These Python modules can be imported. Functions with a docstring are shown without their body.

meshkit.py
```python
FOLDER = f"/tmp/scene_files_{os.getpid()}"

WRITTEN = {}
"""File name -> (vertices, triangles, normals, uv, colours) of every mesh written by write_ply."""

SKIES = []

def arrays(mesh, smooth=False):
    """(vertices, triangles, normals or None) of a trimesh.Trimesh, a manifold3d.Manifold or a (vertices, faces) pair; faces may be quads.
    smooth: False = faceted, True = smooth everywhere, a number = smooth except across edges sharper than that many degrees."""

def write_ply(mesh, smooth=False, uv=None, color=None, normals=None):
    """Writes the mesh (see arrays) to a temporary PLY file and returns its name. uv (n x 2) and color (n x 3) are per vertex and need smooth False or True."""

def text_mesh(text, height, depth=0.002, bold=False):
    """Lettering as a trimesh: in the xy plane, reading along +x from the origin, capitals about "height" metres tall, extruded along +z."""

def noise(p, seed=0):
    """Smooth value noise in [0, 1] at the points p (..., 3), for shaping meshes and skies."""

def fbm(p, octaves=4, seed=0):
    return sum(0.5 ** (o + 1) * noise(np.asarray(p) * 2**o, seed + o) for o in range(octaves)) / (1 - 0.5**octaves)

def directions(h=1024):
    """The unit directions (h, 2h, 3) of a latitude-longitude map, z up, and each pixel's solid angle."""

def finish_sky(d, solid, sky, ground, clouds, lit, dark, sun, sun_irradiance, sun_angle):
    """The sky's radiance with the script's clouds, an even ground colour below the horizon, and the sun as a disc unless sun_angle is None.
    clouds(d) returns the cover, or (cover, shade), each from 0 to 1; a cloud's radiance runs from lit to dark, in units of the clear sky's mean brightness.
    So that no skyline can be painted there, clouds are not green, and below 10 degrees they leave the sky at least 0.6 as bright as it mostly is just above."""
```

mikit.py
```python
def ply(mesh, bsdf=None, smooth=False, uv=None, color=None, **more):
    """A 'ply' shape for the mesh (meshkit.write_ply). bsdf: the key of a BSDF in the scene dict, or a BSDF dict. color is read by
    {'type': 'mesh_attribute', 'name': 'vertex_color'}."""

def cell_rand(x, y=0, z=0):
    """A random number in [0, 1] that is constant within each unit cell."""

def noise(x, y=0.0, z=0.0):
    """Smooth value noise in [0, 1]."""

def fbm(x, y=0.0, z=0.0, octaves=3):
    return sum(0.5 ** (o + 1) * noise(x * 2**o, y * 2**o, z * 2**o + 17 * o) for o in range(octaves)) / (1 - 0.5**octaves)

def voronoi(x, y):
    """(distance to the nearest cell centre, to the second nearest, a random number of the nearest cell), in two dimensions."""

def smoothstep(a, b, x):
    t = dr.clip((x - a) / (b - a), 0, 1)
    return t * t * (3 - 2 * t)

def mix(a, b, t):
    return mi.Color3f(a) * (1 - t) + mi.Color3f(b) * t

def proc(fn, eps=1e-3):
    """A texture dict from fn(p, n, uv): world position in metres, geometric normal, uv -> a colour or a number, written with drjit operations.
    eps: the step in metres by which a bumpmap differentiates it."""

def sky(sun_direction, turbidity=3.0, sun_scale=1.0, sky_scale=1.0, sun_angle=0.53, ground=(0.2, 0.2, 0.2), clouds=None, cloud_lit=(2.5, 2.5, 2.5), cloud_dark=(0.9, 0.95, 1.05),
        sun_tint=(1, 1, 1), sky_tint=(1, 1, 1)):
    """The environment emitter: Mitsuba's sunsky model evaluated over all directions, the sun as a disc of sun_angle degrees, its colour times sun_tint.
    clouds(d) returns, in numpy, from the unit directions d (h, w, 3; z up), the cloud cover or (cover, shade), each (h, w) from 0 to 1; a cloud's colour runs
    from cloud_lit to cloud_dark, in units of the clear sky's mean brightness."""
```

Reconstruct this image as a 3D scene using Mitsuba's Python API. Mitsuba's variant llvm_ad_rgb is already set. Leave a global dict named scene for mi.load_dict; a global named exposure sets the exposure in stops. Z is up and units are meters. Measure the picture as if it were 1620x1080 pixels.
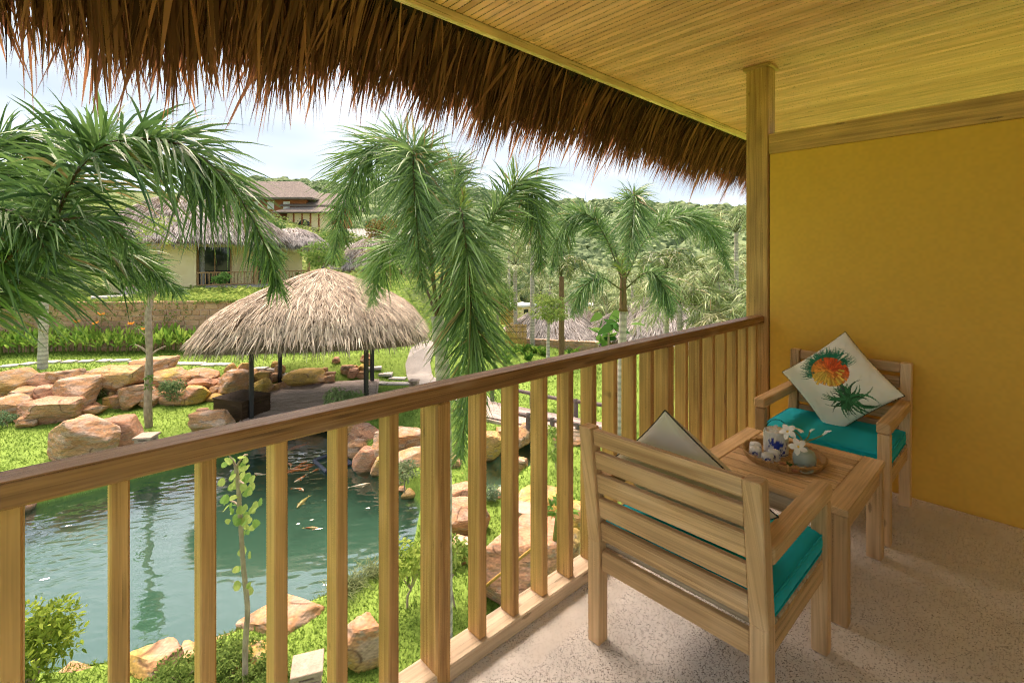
import math, random
import numpy as np
import drjit as dr
import mitsuba as mi
import mikit, meshkit
from mikit import proc, noise, fbm, voronoi, cell_rand, smoothstep, mix

T = mi.ScalarTransform4f
rng = np.random.default_rng(7)
scene, labels = {}, {}

# ------------------------------------------------------------------ camera, sky, exposure
CO, SI = 0.67941, 0.73376            # the camera looks along (CO, SI, 0); x runs along the railing, y out over the garden
EYE = (0.0, 0.0, 1.5)
FWD, RGT = np.array([CO, SI]), np.array([SI, -CO])
scene['camera'] = {'type': 'perspective', 'fov': 93.0, 'fov_axis': 'x', 'near_clip': 0.05, 'far_clip': 3000.0,
                   'principal_point_offset_y': 0.125,
                   'to_world': T().look_at(origin=list(EYE), target=[CO, SI, 1.5], up=[0, 0, 1])}


def cloud_cover(d):
    e = np.maximum(d[..., 2], 0.0) + 0.16
    q = np.stack([d[..., 0] / e, d[..., 1] / e, 0 * e], -1)
    big = meshkit.fbm(q * 0.9 + 3.1, 5, 3)
    band = meshkit.fbm(q * np.array([0.8, 2.2, 1.0]) + 9.7, 5, 11)
    s = np.clip((0.62 * big + 0.38 * band - 0.36) / 0.26, 0, 1)
    return 0.97 + 0 * s, s


scene['daylight'] = mikit.sky((0.16, 1.0, 1.7), turbidity=3, sun_scale=0.28, sky_scale=1.0, sun_tint=(1.04, .98, 1.04), sun_angle=45.0, ground=(0.16, 0.2, 0.1),
                              clouds=cloud_cover, cloud_lit=(0.48, 0.48, 0.48 * 1.01), cloud_dark=(0.48 * .55, 0.48 * .61, 0.48 * .68))
exposure = 4.9


# ------------------------------------------------------------------ small mesh kit
class MB:
    """Collects pieces (vertices, triangles, uv, colour) of one mesh."""

    def __init__(self):
        self.v, self.f, self.u, self.c, self.n = [], [], [], [], 0

    def add(self, v, f, uv=None, col=None):
        v = np.asarray(v, float)
        f = np.asarray(f, int)
        if f.ndim == 2 and f.shape[1] == 4:
            f = np.vstack([f[:, [0, 1, 2]], f[:, [0, 2, 3]]])
        self.v.append(v)
        self.f.append(f + self.n)
        self.u.append(np.zeros((len(v), 2)) if uv is None else np.asarray(uv, float))
        c = np.array([.5, .5, .5]) if col is None else np.asarray(col, float)
        self.c.append(np.broadcast_to(c, (len(v), 3)))
        self.n += len(v)
        return self

    def arrays(self):
        return np.vstack(self.v), np.vstack(self.f), np.vstack(self.u), np.vstack(self.c)


def key_for(base):
    if base not in scene and base not in labels and not any(k.startswith(base + '__') for k in ROOTS.get(base, ())):
        if base not in ROOTS:
            ROOTS[base] = ()
            return base
    i = COUNT.get(base, 0)
    while True:
        i += 1
        k = f'{base}_{i:03d}'
        if k not in scene and k not in ROOTS:
            COUNT[base] = i
            ROOTS[k] = ()
            return k


ROOTS, COUNT = {}, {}


def put(name, mesh, mat, parent=None, smooth=False, label=None, cat=None, group=None, kind=None, colour=False, uv=False, xf=None):
    """ONE entry of the scene: a thing that is one mesh, or a part under parent."""
    key = key_for((parent + '__' if parent else '') + name)
    if isinstance(mesh, MB):
        v, f, u, c = mesh.arrays()
        d = mikit.ply((v, f), mat, smooth, uv=u if uv else None, color=c if colour else None)
    else:
        d = mikit.ply(mesh, mat, smooth)
    if xf is not None:
        d['to_world'] = xf
    scene[key] = d
    note(key, label, cat, group, kind)
    return key


def note(key, label=None, cat=None, group=None, kind=None):
    e = {k: x for k, x in (('label', label), ('category', cat), ('group', group), ('kind', kind)) if x}
    if e:
        labels[key] = e


def thing(name, label, cat, group=None):
    key = key_for(name)
    note(key, label, cat, group)
    return key


def rotz(v, a, c=(0, 0)):
    v = np.array(v, float)
    x, y = v[:, 0] - c[0], v[:, 1] - c[1]
    v[:, 0], v[:, 1] = x * math.cos(a) - y * math.sin(a) + c[0], x * math.sin(a) + y * math.cos(a) + c[1]
    return v


def chamfer_box(lo, hi, b=0.004):
    """A box with chamfered edges: (24 vertices, 44 triangles)."""
    lo, hi = np.asarray(lo, float), np.asarray(hi, float)
    b = min(b, 0.3 * (hi - lo).min())
    vs, idx = [], {}
    for sx in (0, 1):
        for sy in (0, 1):
            for sz in (0, 1):
                s = np.array([sx, sy, sz])
                corner = np.where(s, hi, lo)
                inward = np.where(s, -b, b)
                for a in range(3):
                    p = corner + inward
                    p[a] = corner[a]
                    idx[(sx, sy, sz, a)] = len(vs)
                    vs.append(p)
    fs = []

    def face(ids):
        p = np.array([vs[i] for i in ids])
        n = np.cross(p[1] - p[0], p[2] - p[0])
        if n @ (p.mean(0) - (lo + hi) / 2) < 0:
            ids = ids[::-1]
        for k in range(1, len(ids) - 1):
            fs.append([ids[0], ids[k], ids[k + 1]])

    for a in range(3):
        o = [x for x in range(3) if x != a]
        for s in (0, 1):
            ring = []
            for t in ((0, 0), (1, 0), (1, 1), (0, 1)):
                k = [0, 0, 0]
                k[a], k[o[0]], k[o[1]] = s, t[0], t[1]
                ring.append(idx[(*k, a)])
            face(ring)
        for t0 in (0, 1):
            for t1 in (0, 1):
                k0, k1 = [0, 0, 0], [0, 0, 0]
                k0[o[0]], k0[o[1]], k1[o[0]], k1[o[1]] = t0, t1, t0, t1
                k1[a] = 1
                face([idx[(*k0, o[0])], idx[(*k1, o[0])], idx[(*k1, o[1])], idx[(*k0, o[1])]])
    for sx in (0, 1):
        for sy in (0, 1):
            for sz in (0, 1):
                face([idx[(sx, sy, sz, a)] for a in range(3)])
    return np.array(vs), np.array(fs)


def grain_uv(v, axis=None):
    """u runs along the piece in metres plus 64 times a random number, v across it."""
    v = np.asarray(v)
    ext = v.max(0) - v.min(0)
    a = int(np.argmax(ext)) if axis is None else axis
    o = [x for x in range(3) if x != a]
    return np.stack([(v[:, a] - v[:, a].min()) + 64.0 * rng.integers(1, 400), v[:, o[0]] - v[:, o[0]].min() + (v[:, o[1]] - v[:, o[1]].min()) + 0.01], 1)


def board(lo, hi, b=0.004, axis=None, mb=None):
    v, f = chamfer_box(lo, hi, b)
    return (mb or MB()).add(v, f, grain_uv(v, axis))


def tube(pts, rad, n=8, mb=None, col=None, cap=True):
    """A swept round tube through pts with radius per point."""
    P = np.asarray(pts, float)
    r = np.broadcast_to(np.asarray(rad, float), (len(P),))
    t = np.gradient(P, axis=0)
    t /= np.linalg.norm(t, axis=1, keepdims=True) + 1e-12
    ref = np.array([0.31, 0.17, 0.93]) if abs(t[:, 2]).mean() < 0.8 else np.array([0.93, 0.3, 0.1])
    a = np.cross(t, ref)
    a /= np.linalg.norm(a, axis=1, keepdims=True)
    b = np.cross(t, a)
    th = np.arange(n) * 2 * np.pi / n
    V = (P[:, None] + r[:, None, None] * (np.cos(th)[None, :, None] * a[:, None] + np.sin(th)[None, :, None] * b[:, None])).reshape(-1, 3)
    F = []
    i = np.arange(n)
    j = (i + 1) % n
    for k in range(len(P) - 1):
        F.append(np.stack([k * n + i, (k + 1) * n + i, (k + 1) * n + j, k * n + j], 1))
    F = np.vstack(F)
    F = np.vstack([F[:, [0, 1, 2]], F[:, [0, 2, 3]]])
    if cap:
        V = np.vstack([V, P[:1], P[-1:]])
        m = len(P) * n
        F = np.vstack([F, np.stack([np.full(n, m), i, j], 1), np.stack([np.full(n, m + 1), (len(P) - 1) * n + j, (len(P) - 1) * n + i], 1)])
    L = np.concatenate([[0], np.cumsum(np.linalg.norm(np.diff(P, axis=0), axis=1))])
    uv = np.zeros((len(V), 2))
    uv[:len(P) * n, 0] = np.repeat(L, n)
    uv[:len(P) * n, 1] = np.tile(th / 6.2832, len(P))
    uv[:, 0] += 64.0 * rng.integers(1, 400)
    return (mb or MB()).add(V, F, uv, col)


def lathe(profile, n=32, centre=(0, 0, 0), mb=None, col=None):
    pr = np.asarray(profile, float)
    th = np.arange(n + 1) * 2 * np.pi / n
    V = np.stack([pr[:, None, 0] * np.cos(th), pr[:, None, 0] * np.sin(th), np.broadcast_to(pr[:, None, 1], (len(pr), n + 1))], -1).reshape(-1, 3) + np.asarray(centre)
    i = np.arange(n)
    F = np.vstack([np.stack([k * (n + 1) + i, k * (n + 1) + i + 1, (k + 1) * (n + 1) + i + 1, (k + 1) * (n + 1) + i], 1) for k in range(len(pr) - 1)])
    uv = np.stack(np.meshgrid(th / 6.2832, np.linspace(0, 1, len(pr))), -1).reshape(-1, 2)
    return (mb or MB()).add(V, F, uv, col)


def spline(pts, n=20):
    """Catmull-Rom through the control points."""
    P = np.asarray(pts, float)
    P = np.vstack([2 * P[0] - P[1], P, 2 * P[-1] - P[-2]])
    m = len(P) - 3
    s = np.linspace(0, m - 1e-9, n)
    k = s.astype(int)
    t = (s - k)[:, None]
    a, b, c, d = P[k], P[k + 1], P[k + 2], P[k + 3]
    return 0.5 * (2 * b + (c - a) * t + (2 * a - 5 * b + 4 * c - d) * t ** 2 + (3 * b - a - 3 * c + d) * t ** 3)


# ------------------------------------------------------------------ materials
def principled(col, rough=0.6, spec=0.4, **k):
    c = col if isinstance(col, dict) else {'type': 'rgb', 'value': list(col)}
    return {'type': 'twosided', 'bsdf': {'type': 'principled', 'base_color': c, 'roughness': rough, 'specular': spec, **k}}


def wood_fn(dark, light, grey, vary=0.35, greyness=0.0, contrast=1.0):
    def blot_a(u, v, k):
        return noise(u * 7.0, v * 12.0, k * 6.1 + 2)

    def fn(p, n, uv):
        k = dr.floor(uv.x / 64)
        u, v = uv.x - 64 * k, uv.y
        t = cell_rand(k, 3, 1)
        wob = 0.012 * noise(u * 3.0, v * 9.0, k * 1.7)
        streak = fbm(u * 1.3, (v + wob) * 105.0, k * 3.1, 3)
        fine = noise(u * 9.0, (v + wob) * 420.0, k * 5.3)
        blot = fbm(u * 5.0, v * 16.0, k * 2.3 + 9, 2)
        m = dr.clip(0.5 + 1.35 * contrast * (streak - 0.5) + vary * (t - 0.5) + 0.5 * contrast * (fine - 0.5), 0, 1)
        check = smoothstep(.80, .90, noise(u * 1.6, (v + wob) * 150.0, k * 4.7)) * smoothstep(.35, .6, blot_a(u, v, k))
        c = mix(dark, light, m)
        c = c * (0.66 + 0.54 * blot) * (1 - .5 * contrast * check)
        g = dr.clip(greyness + 0.9 * (blot - 0.62), 0, 0.8)
        knot = smoothstep(0.90, 0.95, noise(u * 8.0, v * 34.0, k * 9.1 + 4))
        return mix(mix(c, grey, g), [dark[0] * .4, dark[1] * .4, dark[2] * .4], 0.6 * knot)
    return fn


def wood(dark, light, grey=(.3, .26, .21), rough=0.55, spec=0.35, vary=0.35, greyness=0.0, contrast=1.0):
    return principled(proc(wood_fn(dark, light, grey, vary, greyness, contrast)), rough, spec)


scene['wood_rail'] = wood((.30, .150, .046), (.71, .435, .150), (.52, .38, .21), 0.5, 0.35, 0.4, 0.0, .75)
scene['wood_handrail'] = wood((.13, .058, .020), (.37, .195, .072), (.36, .29, .23), 0.42, 0.45, 0.3, 0.06)
scene['wood_teak'] = wood((.31, .180, .078), (.79, .535, .275), (.56, .46, .34), 0.55, 0.35, 0.5, 0.06, .62)
scene['wood_teak_grey'] = wood((.26, .19, .12), (.52, .41, .28), (.42, .42, .35), 0.6, 0.3, 0.4, 0.2)
scene['wood_ceiling'] = wood((.60, .275, .13), (.92, .505, .31), (.66, .38, .21), 0.5, 0.35, 0.75, 0.0, .38)
scene['wood_fascia'] = wood((.70, .48, .24), (.90, .66, .36), (.7, .5, .3), 0.5, 0.35, 0.2)
scene['wood_pale'] = wood((.52, .38, .235), (.86, .71, .51), (.62, .55, .45), 0.6, 0.3, 0.3, 0.05, .6)
scene['wood_dark'] = wood((.022, .013, .007), (.075, .042, .02), (.1, .07, .05), 0.7, 0.2, 0.3)


def terrazzo(p, n, uv):
    out = mix((.69, .66, .615), (.78, .75, .705), fbm(p.x * 2.2, p.y * 2.2, 0, 3))
    out = out * (0.86 + 0.14 * fbm(p.x * 9.0, p.y * 9.0, 5, 2))
    wet = smoothstep(0.3, 0.62, fbm(p.x * 1.1 + 3, p.y * 1.1, 7, 3))
    for s, lo, off in ((110.0, 0.30, 0.0), (190.0, 0.28, 31.7), (80.0, 0.20, 77.3)):
        d1, d2, w = voronoi(p.x * s + off, p.y * s - off)
        chip = smoothstep(lo + 0.04, lo - 0.04, d1) * dr.select(w > 0.73 - 0.15 * wet, 1.0, 0.0)
        tone = mix((.09, .078, .066), (.34, .29, .24), cell_rand(w * 977.0, 2, off))
        out = mix(out, tone, chip)
    edge = smoothstep(1.235, 1.27, p.y)
    return mix(out, (.60, .56, .50), 0.75 * edge * smoothstep(0.1, 0.8, noise(p.x * 8, p.y * 8, 2)))


scene['terrazzo'] = principled(proc(terrazzo), 0.38, 0.4)


def ochre(p, n, uv):
    a = fbm(p.x * 1.3 + p.y * 1.3, p.z * 1.3, 3, 3) * .7 + .3 * fbm(p.x * 9 + p.y * 9, p.z * 5, 6, 3)
    b = noise(p.x * 55 + p.y * 55, p.z * 55, 1)
    return mix((.66, .385, .046), (.74, .44, .060), a) * (0.96 + 0.07 * b)


scene['ochre_paint'] = principled(proc(ochre), 0.62, 0.3)
scene['cream_paint'] = principled(proc(lambda p, n, uv: mix((.56, .45, .25), (.62, .51, .30), fbm(p.x * 2, p.z * 2, 1, 3))), 0.7, 0.2)
scene['teal_fabric'] = principled((.006, .34, .40), 0.85, 0.15, sheen=0.5)
scene['olive_fabric'] = principled((.40, .36, .26), 0.85, 0.1, sheen=0.3)
scene['piping_dark'] = principled((.03, .035, .03), 0.8, 0.1)
scene['tinted'] = principled({'type': 'mesh_attribute', 'name': 'vertex_color'}, 0.75, 0.2)
scene['tinted_gloss'] = principled({'type': 'mesh_attribute', 'name': 'vertex_color'}, 0.14, 0.5)
scene['blade'] = {'type': 'principledthin', 'base_color': {'type': 'mesh_attribute', 'name': 'vertex_color'}, 'roughness': 0.6, 'diff_trans': 0.75, 'spec_trans': 0.0}
scene['leaf'] = {'type': 'principledthin', 'base_color': {'type': 'mesh_attribute', 'name': 'vertex_color'}, 'roughness': 0.42, 'diff_trans': 0.9, 'spec_trans': 0.0}

scene['palm_leaf'] = {'type': 'blendbsdf', 'weight': 0.5, 'a': {'type': 'principledthin', 'base_color': {'type': 'mesh_attribute', 'name': 'vertex_color'}, 'roughness': 0.5, 'diff_trans': 1.0, 'spec_trans': 0.0},
                      'b': {'type': 'twosided', 'bsdf': {'type': 'principled', 'base_color': {'type': 'mesh_attribute', 'name': 'vertex_color'}, 'roughness': 0.38, 'specular': 0.6}}}

# ------------------------------------------------------------------ the villa: floor, wall, ceiling
RY0, RY1 = 1.395, 1.477          # handrail across
put('balcony_floor', board((-0.75, -1.6, -0.22), (3.885, 1.50, 0.0), 0.006), 'terrazzo', label='pale speckled terrazzo floor of the balcony', kind='structure')
put('side_wall', board((3.893, -1.6, -0.2), (4.03, 1.36, 2.262), 0.002), 'ochre_paint', label='ochre painted side wall of the balcony', kind='structure')
put('facade_wall', board((-0.75, -1.75, -0.2), (4.03, -1.6, 3.0), 0.002), 'cream_paint', label='cream painted facade behind the balcony', kind='structure')
put('wall_beam', board((3.886, -1.6, 2.264), (4.03, 1.366, 2.414), 0.004, axis=1), 'wood_rail', uv=True, label='brown timber beam along the top of the ochre wall', kind='structure')
put('ceiling', board((-0.85, -1.75, 2.9545), (7.0, 2.38, 2.99), 0.001), 'wood_dark', label='ceiling of yellow bamboo slats above the balcony', kind='structure')
x = -0.83
while x < 7.0:
    put('slat', board((x, -1.7, 2.9525 + rng.uniform(-.0005, .0003)), (x + 0.0450, 2.345, 2.9705), 0.0012, axis=1), 'wood_ceiling', 'ceiling', uv=True)
    x += 0.0509
put('fascia_batten', board((-0.85, 2.352, 2.898), (7.0, 2.392, 2.962), 0.004), 'wood_fascia', 'ceiling', uv=True)

post = thing('veranda_post', 'square timber post between the railing and the ochre wall', 'post')
put('shaft', board((3.884, 1.369, 0.0), (4.034, 1.529, 2.951), 0.006), 'wood_rail', post, uv=True)
for lo, hi in (((3.866, 1.351, 2.925), (3.8835, 1.547, 2.9505)), ((3.884, 1.351, 2.925), (4.052, 1.3685, 2.9505)), ((3.884, 1.5295, 2.925), (4.052, 1.547, 2.9505))):
    put('cap_moulding', board(lo, hi, 0.003), 'wood_rail', post, uv=True)

rail = thing('balcony_railing', 'timber balcony railing with flat balusters and a broad handrail', 'railing')
put('handrail', board((-0.75, RY0, 0.992), (3.8825, RY1, 1.05), 0.006), 'wood_handrail', rail, uv=True)
put('bottom_rail', board((-0.75, 1.40, 0.001), (3.8825, 1.505, 0.06), 0.005), 'wood_pale', rail, uv=True)
bx = [-0.095 + 0.1737 * k for k in range(-3, 6)] + [1.147 + 0.1697 * k for k in range(8)] + [2.72 + 0.177 * k for k in range(7)]
for b in bx:
    w = 0.036
    put('baluster', board((b, 1.417, 0.0605), (b + w, 1.492, 0.9915), 0.004), 'wood_rail', rail, uv=True)
for b in (0.942, 2.49, -0.74):
    put('stout_baluster', board((b, 1.3985, 0.0005), (b + 0.062, 1.5065, 0.9915), 0.006), 'wood_rail', rail, uv=True)



# ------------------------------------------------------------------ thatch
def strips(base, along, length, width, curl, col, segs=4, side=None, taper=0.9, mb=None, fold=0.0, twist=None):
    """Many thin blades in one go. base, along (n,3); length, width (n,); curl (n,3) is added times s^2; col (n,3)."""
    n = len(base)
    s = np.linspace(0, 1, segs + 1)
    mid = base[:, None] + along[:, None] * (length[:, None] * s)[..., None] + curl[:, None] * (s ** 2)[None, :, None]
    if side is None:
        side = np.cross(along, rng.normal(size=(n, 3)))
    side = side / (np.linalg.norm(side, axis=1, keepdims=True) + 1e-9)
    wd = width[:, None] * np.where(s < 0.3, 0.55 + 1.5 * s, 1.0 - taper * ((s - 0.3) / 0.7) ** 1.6)[None]
    sd = np.repeat(side[:, None], segs + 1, 1)
    if twist is not None:
        ax = along / (np.linalg.norm(along, axis=1, keepdims=True) + 1e-9)
        up = np.cross(ax, side)
        a = twist[:, None] * s[None]
        sd = side[:, None] * np.cos(a)[..., None] + up[:, None] * np.sin(a)[..., None]
    L, R = mid + sd * wd[..., None] * .5, mid - sd * wd[..., None] * .5
    V = np.stack([L, R], 2).reshape(n, -1, 3)
    k = np.arange(segs) * 2
    f = np.stack([k, k + 1, k + 3, k + 2], 1)
    f = np.vstack([f[:, [0, 1, 2]], f[:, [0, 2, 3]]])
    m = 2 * (segs + 1)
    Fs = (f[None] + (np.arange(n) * m)[:, None, None]).reshape(-1, 3)
    return (mb or MB()).add(V.reshape(-1, 3), Fs, None, np.repeat(col, m, 0))


def tones(n, a, b, jitter=0.12, power=1.0):
    t = rng.random(n)[:, None] ** power
    return np.clip((np.array(a) * (1 - t) + np.array(b) * t) * (1 + jitter * rng.normal(size=(n, 1))), 0.003, 0.95)


vr = thing('thatched_eave', 'shaggy brown thatch overhanging the balcony ceiling edge', 'roof')
rb = MB()
prof = [(2.40, 2.985), (2.62, 2.86), (2.78, 2.79), (2.80, 2.84), (2.3, 3.22), (-3.2, 6.1), (-3.2, 5.9), (2.2, 3.06)]
v = np.array([(xx, y, z) for xx in (-1.0, 8.2) for y, z in prof])
m = len(prof)
f = [[i, (i + 1) % m, m + (i + 1) % m, m + i] for i in range(m)]
rb.add(v, f)
put('roof_base', rb, 'wood_dark', vr)
put('batten', board((-1.0, 2.405, 2.93), (8.2, 2.44, 2.97), 0.004), 'wood_dark', vr, uv=True)


def eave_blades(n, big=False):
    x = rng.uniform(-0.9, 8.0, n) if not big else rng.uniform(-0.35, 2.6, n)
    t = rng.random(n) ** 0.8
    y0 = 2.42 + 0.38 * t
    z0 = 2.965 - 0.17 * t + rng.uniform(-0.03, 0.02, n)
    low = np.clip(1.6 - x, 0, 1.8) * 0.09
    tuft = 0.22 * (meshkit.noise(np.stack([x * 5.5, 0 * x, 0 * x], 1), 5) - 0.5) + 0.12 * (meshkit.noise(np.stack([x * 19, 0 * x, 0 * x], 1), 8) - 0.5)
    ztip = 2.44 + 0.10 * t - low + tuft + rng.normal(0, 0.09, n) + 0.25 * (rng.random(n) ** 5)
    if big:
        ztip += 0.04
    drop = np.maximum(z0 - ztip, 0.12)
    run = drop * rng.uniform(0.42, 0.72, n)
    along = np.stack([rng.normal(0, 0.085, n) * drop * 2, run * 1.25, -drop * 0.8], 1)
    curl = np.stack([rng.normal(0, 0.02, n), -run * 0.25, -drop * 0.2], 1)
    w = rng.uniform(0.010, 0.034, n) * (1.15 if big else 1)
    w[rng.random(n) < 0.35] *= 0.35
    c = tones(n, (.105, .047, .024), (.41, .185, .088), 0.22, 1.5)
    side = np.stack([np.ones(n), rng.normal(0, 0.5, n), rng.normal(0, 0.3, n)], 1)
    return dict(base=np.stack([x, y0, z0], 1), along=along, length=np.ones(n), width=w, curl=curl, col=c, side=side, segs=5, taper=0.93, twist=rng.normal(0, 0.55, n))


b = eave_blades(300, True)
for i in range(300):
    q = {k: (a[i:i + 1] if isinstance(a, np.ndarray) else a) for k, a in b.items()}
    put('thatch_blade', strips(**q), 'blade', vr, colour=True)
put('thatch', strips(**eave_blades(8000)), 'blade', vr, colour=True, kind='stuff')


# ------------------------------------------------------------------ furniture
def chair(back_x, sgn, y0, label, grey):
    """A slatted armchair: its back stands at back_x, the seat points to sgn * x, y0 is its low-y side."""
    W, D, LEG = 0.665, 0.64, 0.055
    t = thing('armchair', label, 'armchair', 'slatted timber armchairs on the balcony')
    wd = 'wood_teak'

    def bd(a, lo, hi, b=0.004, axis=None, mat=None, bend=0.0, **k):
        lo, hi = list(lo), list(hi)
        v, f = chamfer_box((lo[0], lo[1] + y0, lo[2]), (hi[0], hi[1] + y0, hi[2]), b)
        u = grain_uv(v, axis)
        if bend:
            v[:, 0] -= bend * np.maximum(v[:, 2] - 0.40, 0) / 0.45
        v[:, 0] = back_x + sgn * v[:, 0]
        if sgn < 0:
            f = f[:, ::-1]
        return put(a, MB().add(v, f, u), mat or wd, t, uv=True, **k)

    RK = 0.055
    for y in (0, W - LEG):
        v1, f1 = chamfer_box((0, y + y0, 0), (0.058, y + y0 + LEG, 0.40), 0.004)
        v2, f2 = chamfer_box((0, y + y0, 0.36), (0.058, y + y0 + LEG, 0.85), 0.004)
        # one continuous leg, its upper half raked back
        v, f = chamfer_box((0, y + y0, 0), (0.058, y + y0 + LEG, 0.85), 0.004)
        mid = (v[:, 2] > 0.4)
        ring = np.array([[0, y + y0, .4], [0.058, y + y0, .4], [0.058, y + y0 + LEG, .4], [0, y + y0 + LEG, .4]])
        mb = MB()
        va, fa = chamfer_box((0, y + y0, 0), (0.058, y + y0 + LEG, 0.402), 0.004)
        vb, fb = chamfer_box((0.0, y + y0, 0.398), (0.058, y + y0 + LEG, 0.85), 0.004)
        vb[:, 0] -= RK * np.maximum(vb[:, 2] - 0.398, 0) / 0.45
        kk = 64.0 * rng.integers(1, 400)
        for vv, ff in ((va, fa), (vb, fb)):
            u = np.stack([vv[:, 2] + kk, vv[:, 0] + vv[:, 1]], 1)
            vv = vv.copy()
            vv[:, 0] = back_x + sgn * vv[:, 0]
            mb.add(vv, ff if sgn > 0 else ff[:, ::-1], u)
        put('rear_leg', mb, wd, t, uv=True)
        bd('front_leg', (D - 0.055, y, 0), (D, y + LEG, 0.575), 0.005)
        bd('armrest', (0.062 - RK * 0.42, y - 0.003, 0.578), (D + 0.004, y + LEG + 0.004, 0.634), 0.006)
        bd('side_rail', (0.060, y + 0.012, 0.285), (D - 0.057, y + 0.043, 0.362), 0.004)
    for lo, hi, nm in ((0.785, 0.846, 'top_rail'), (0.693, 0.760, 'back_slat'), (0.598, 0.672, 'back_slat'), (0.500, 0.576, 'back_slat'), (0.406, 0.480, 'back_slat'), (0.290, 0.366, 'rear_rail')):
        bd(nm, (0.012, LEG + 0.002, lo), (0.040, W - LEG - 0.002, hi), 0.004, bend=RK)
    bd('front_rail', (D - 0.045, LEG + 0.002, 0.285), (D - 0.012, W - LEG - 0.002, 0.362), 0.004)
    xs = np.linspace(0.045, D - 0.14, 6)
    for xx in xs:
        bd('seat_slat', (xx, 0.014, 0.3645), (xx + 0.075, W - 0.014, 0.382), 0.004, mat='wood_teak_grey')
    return t


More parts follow.
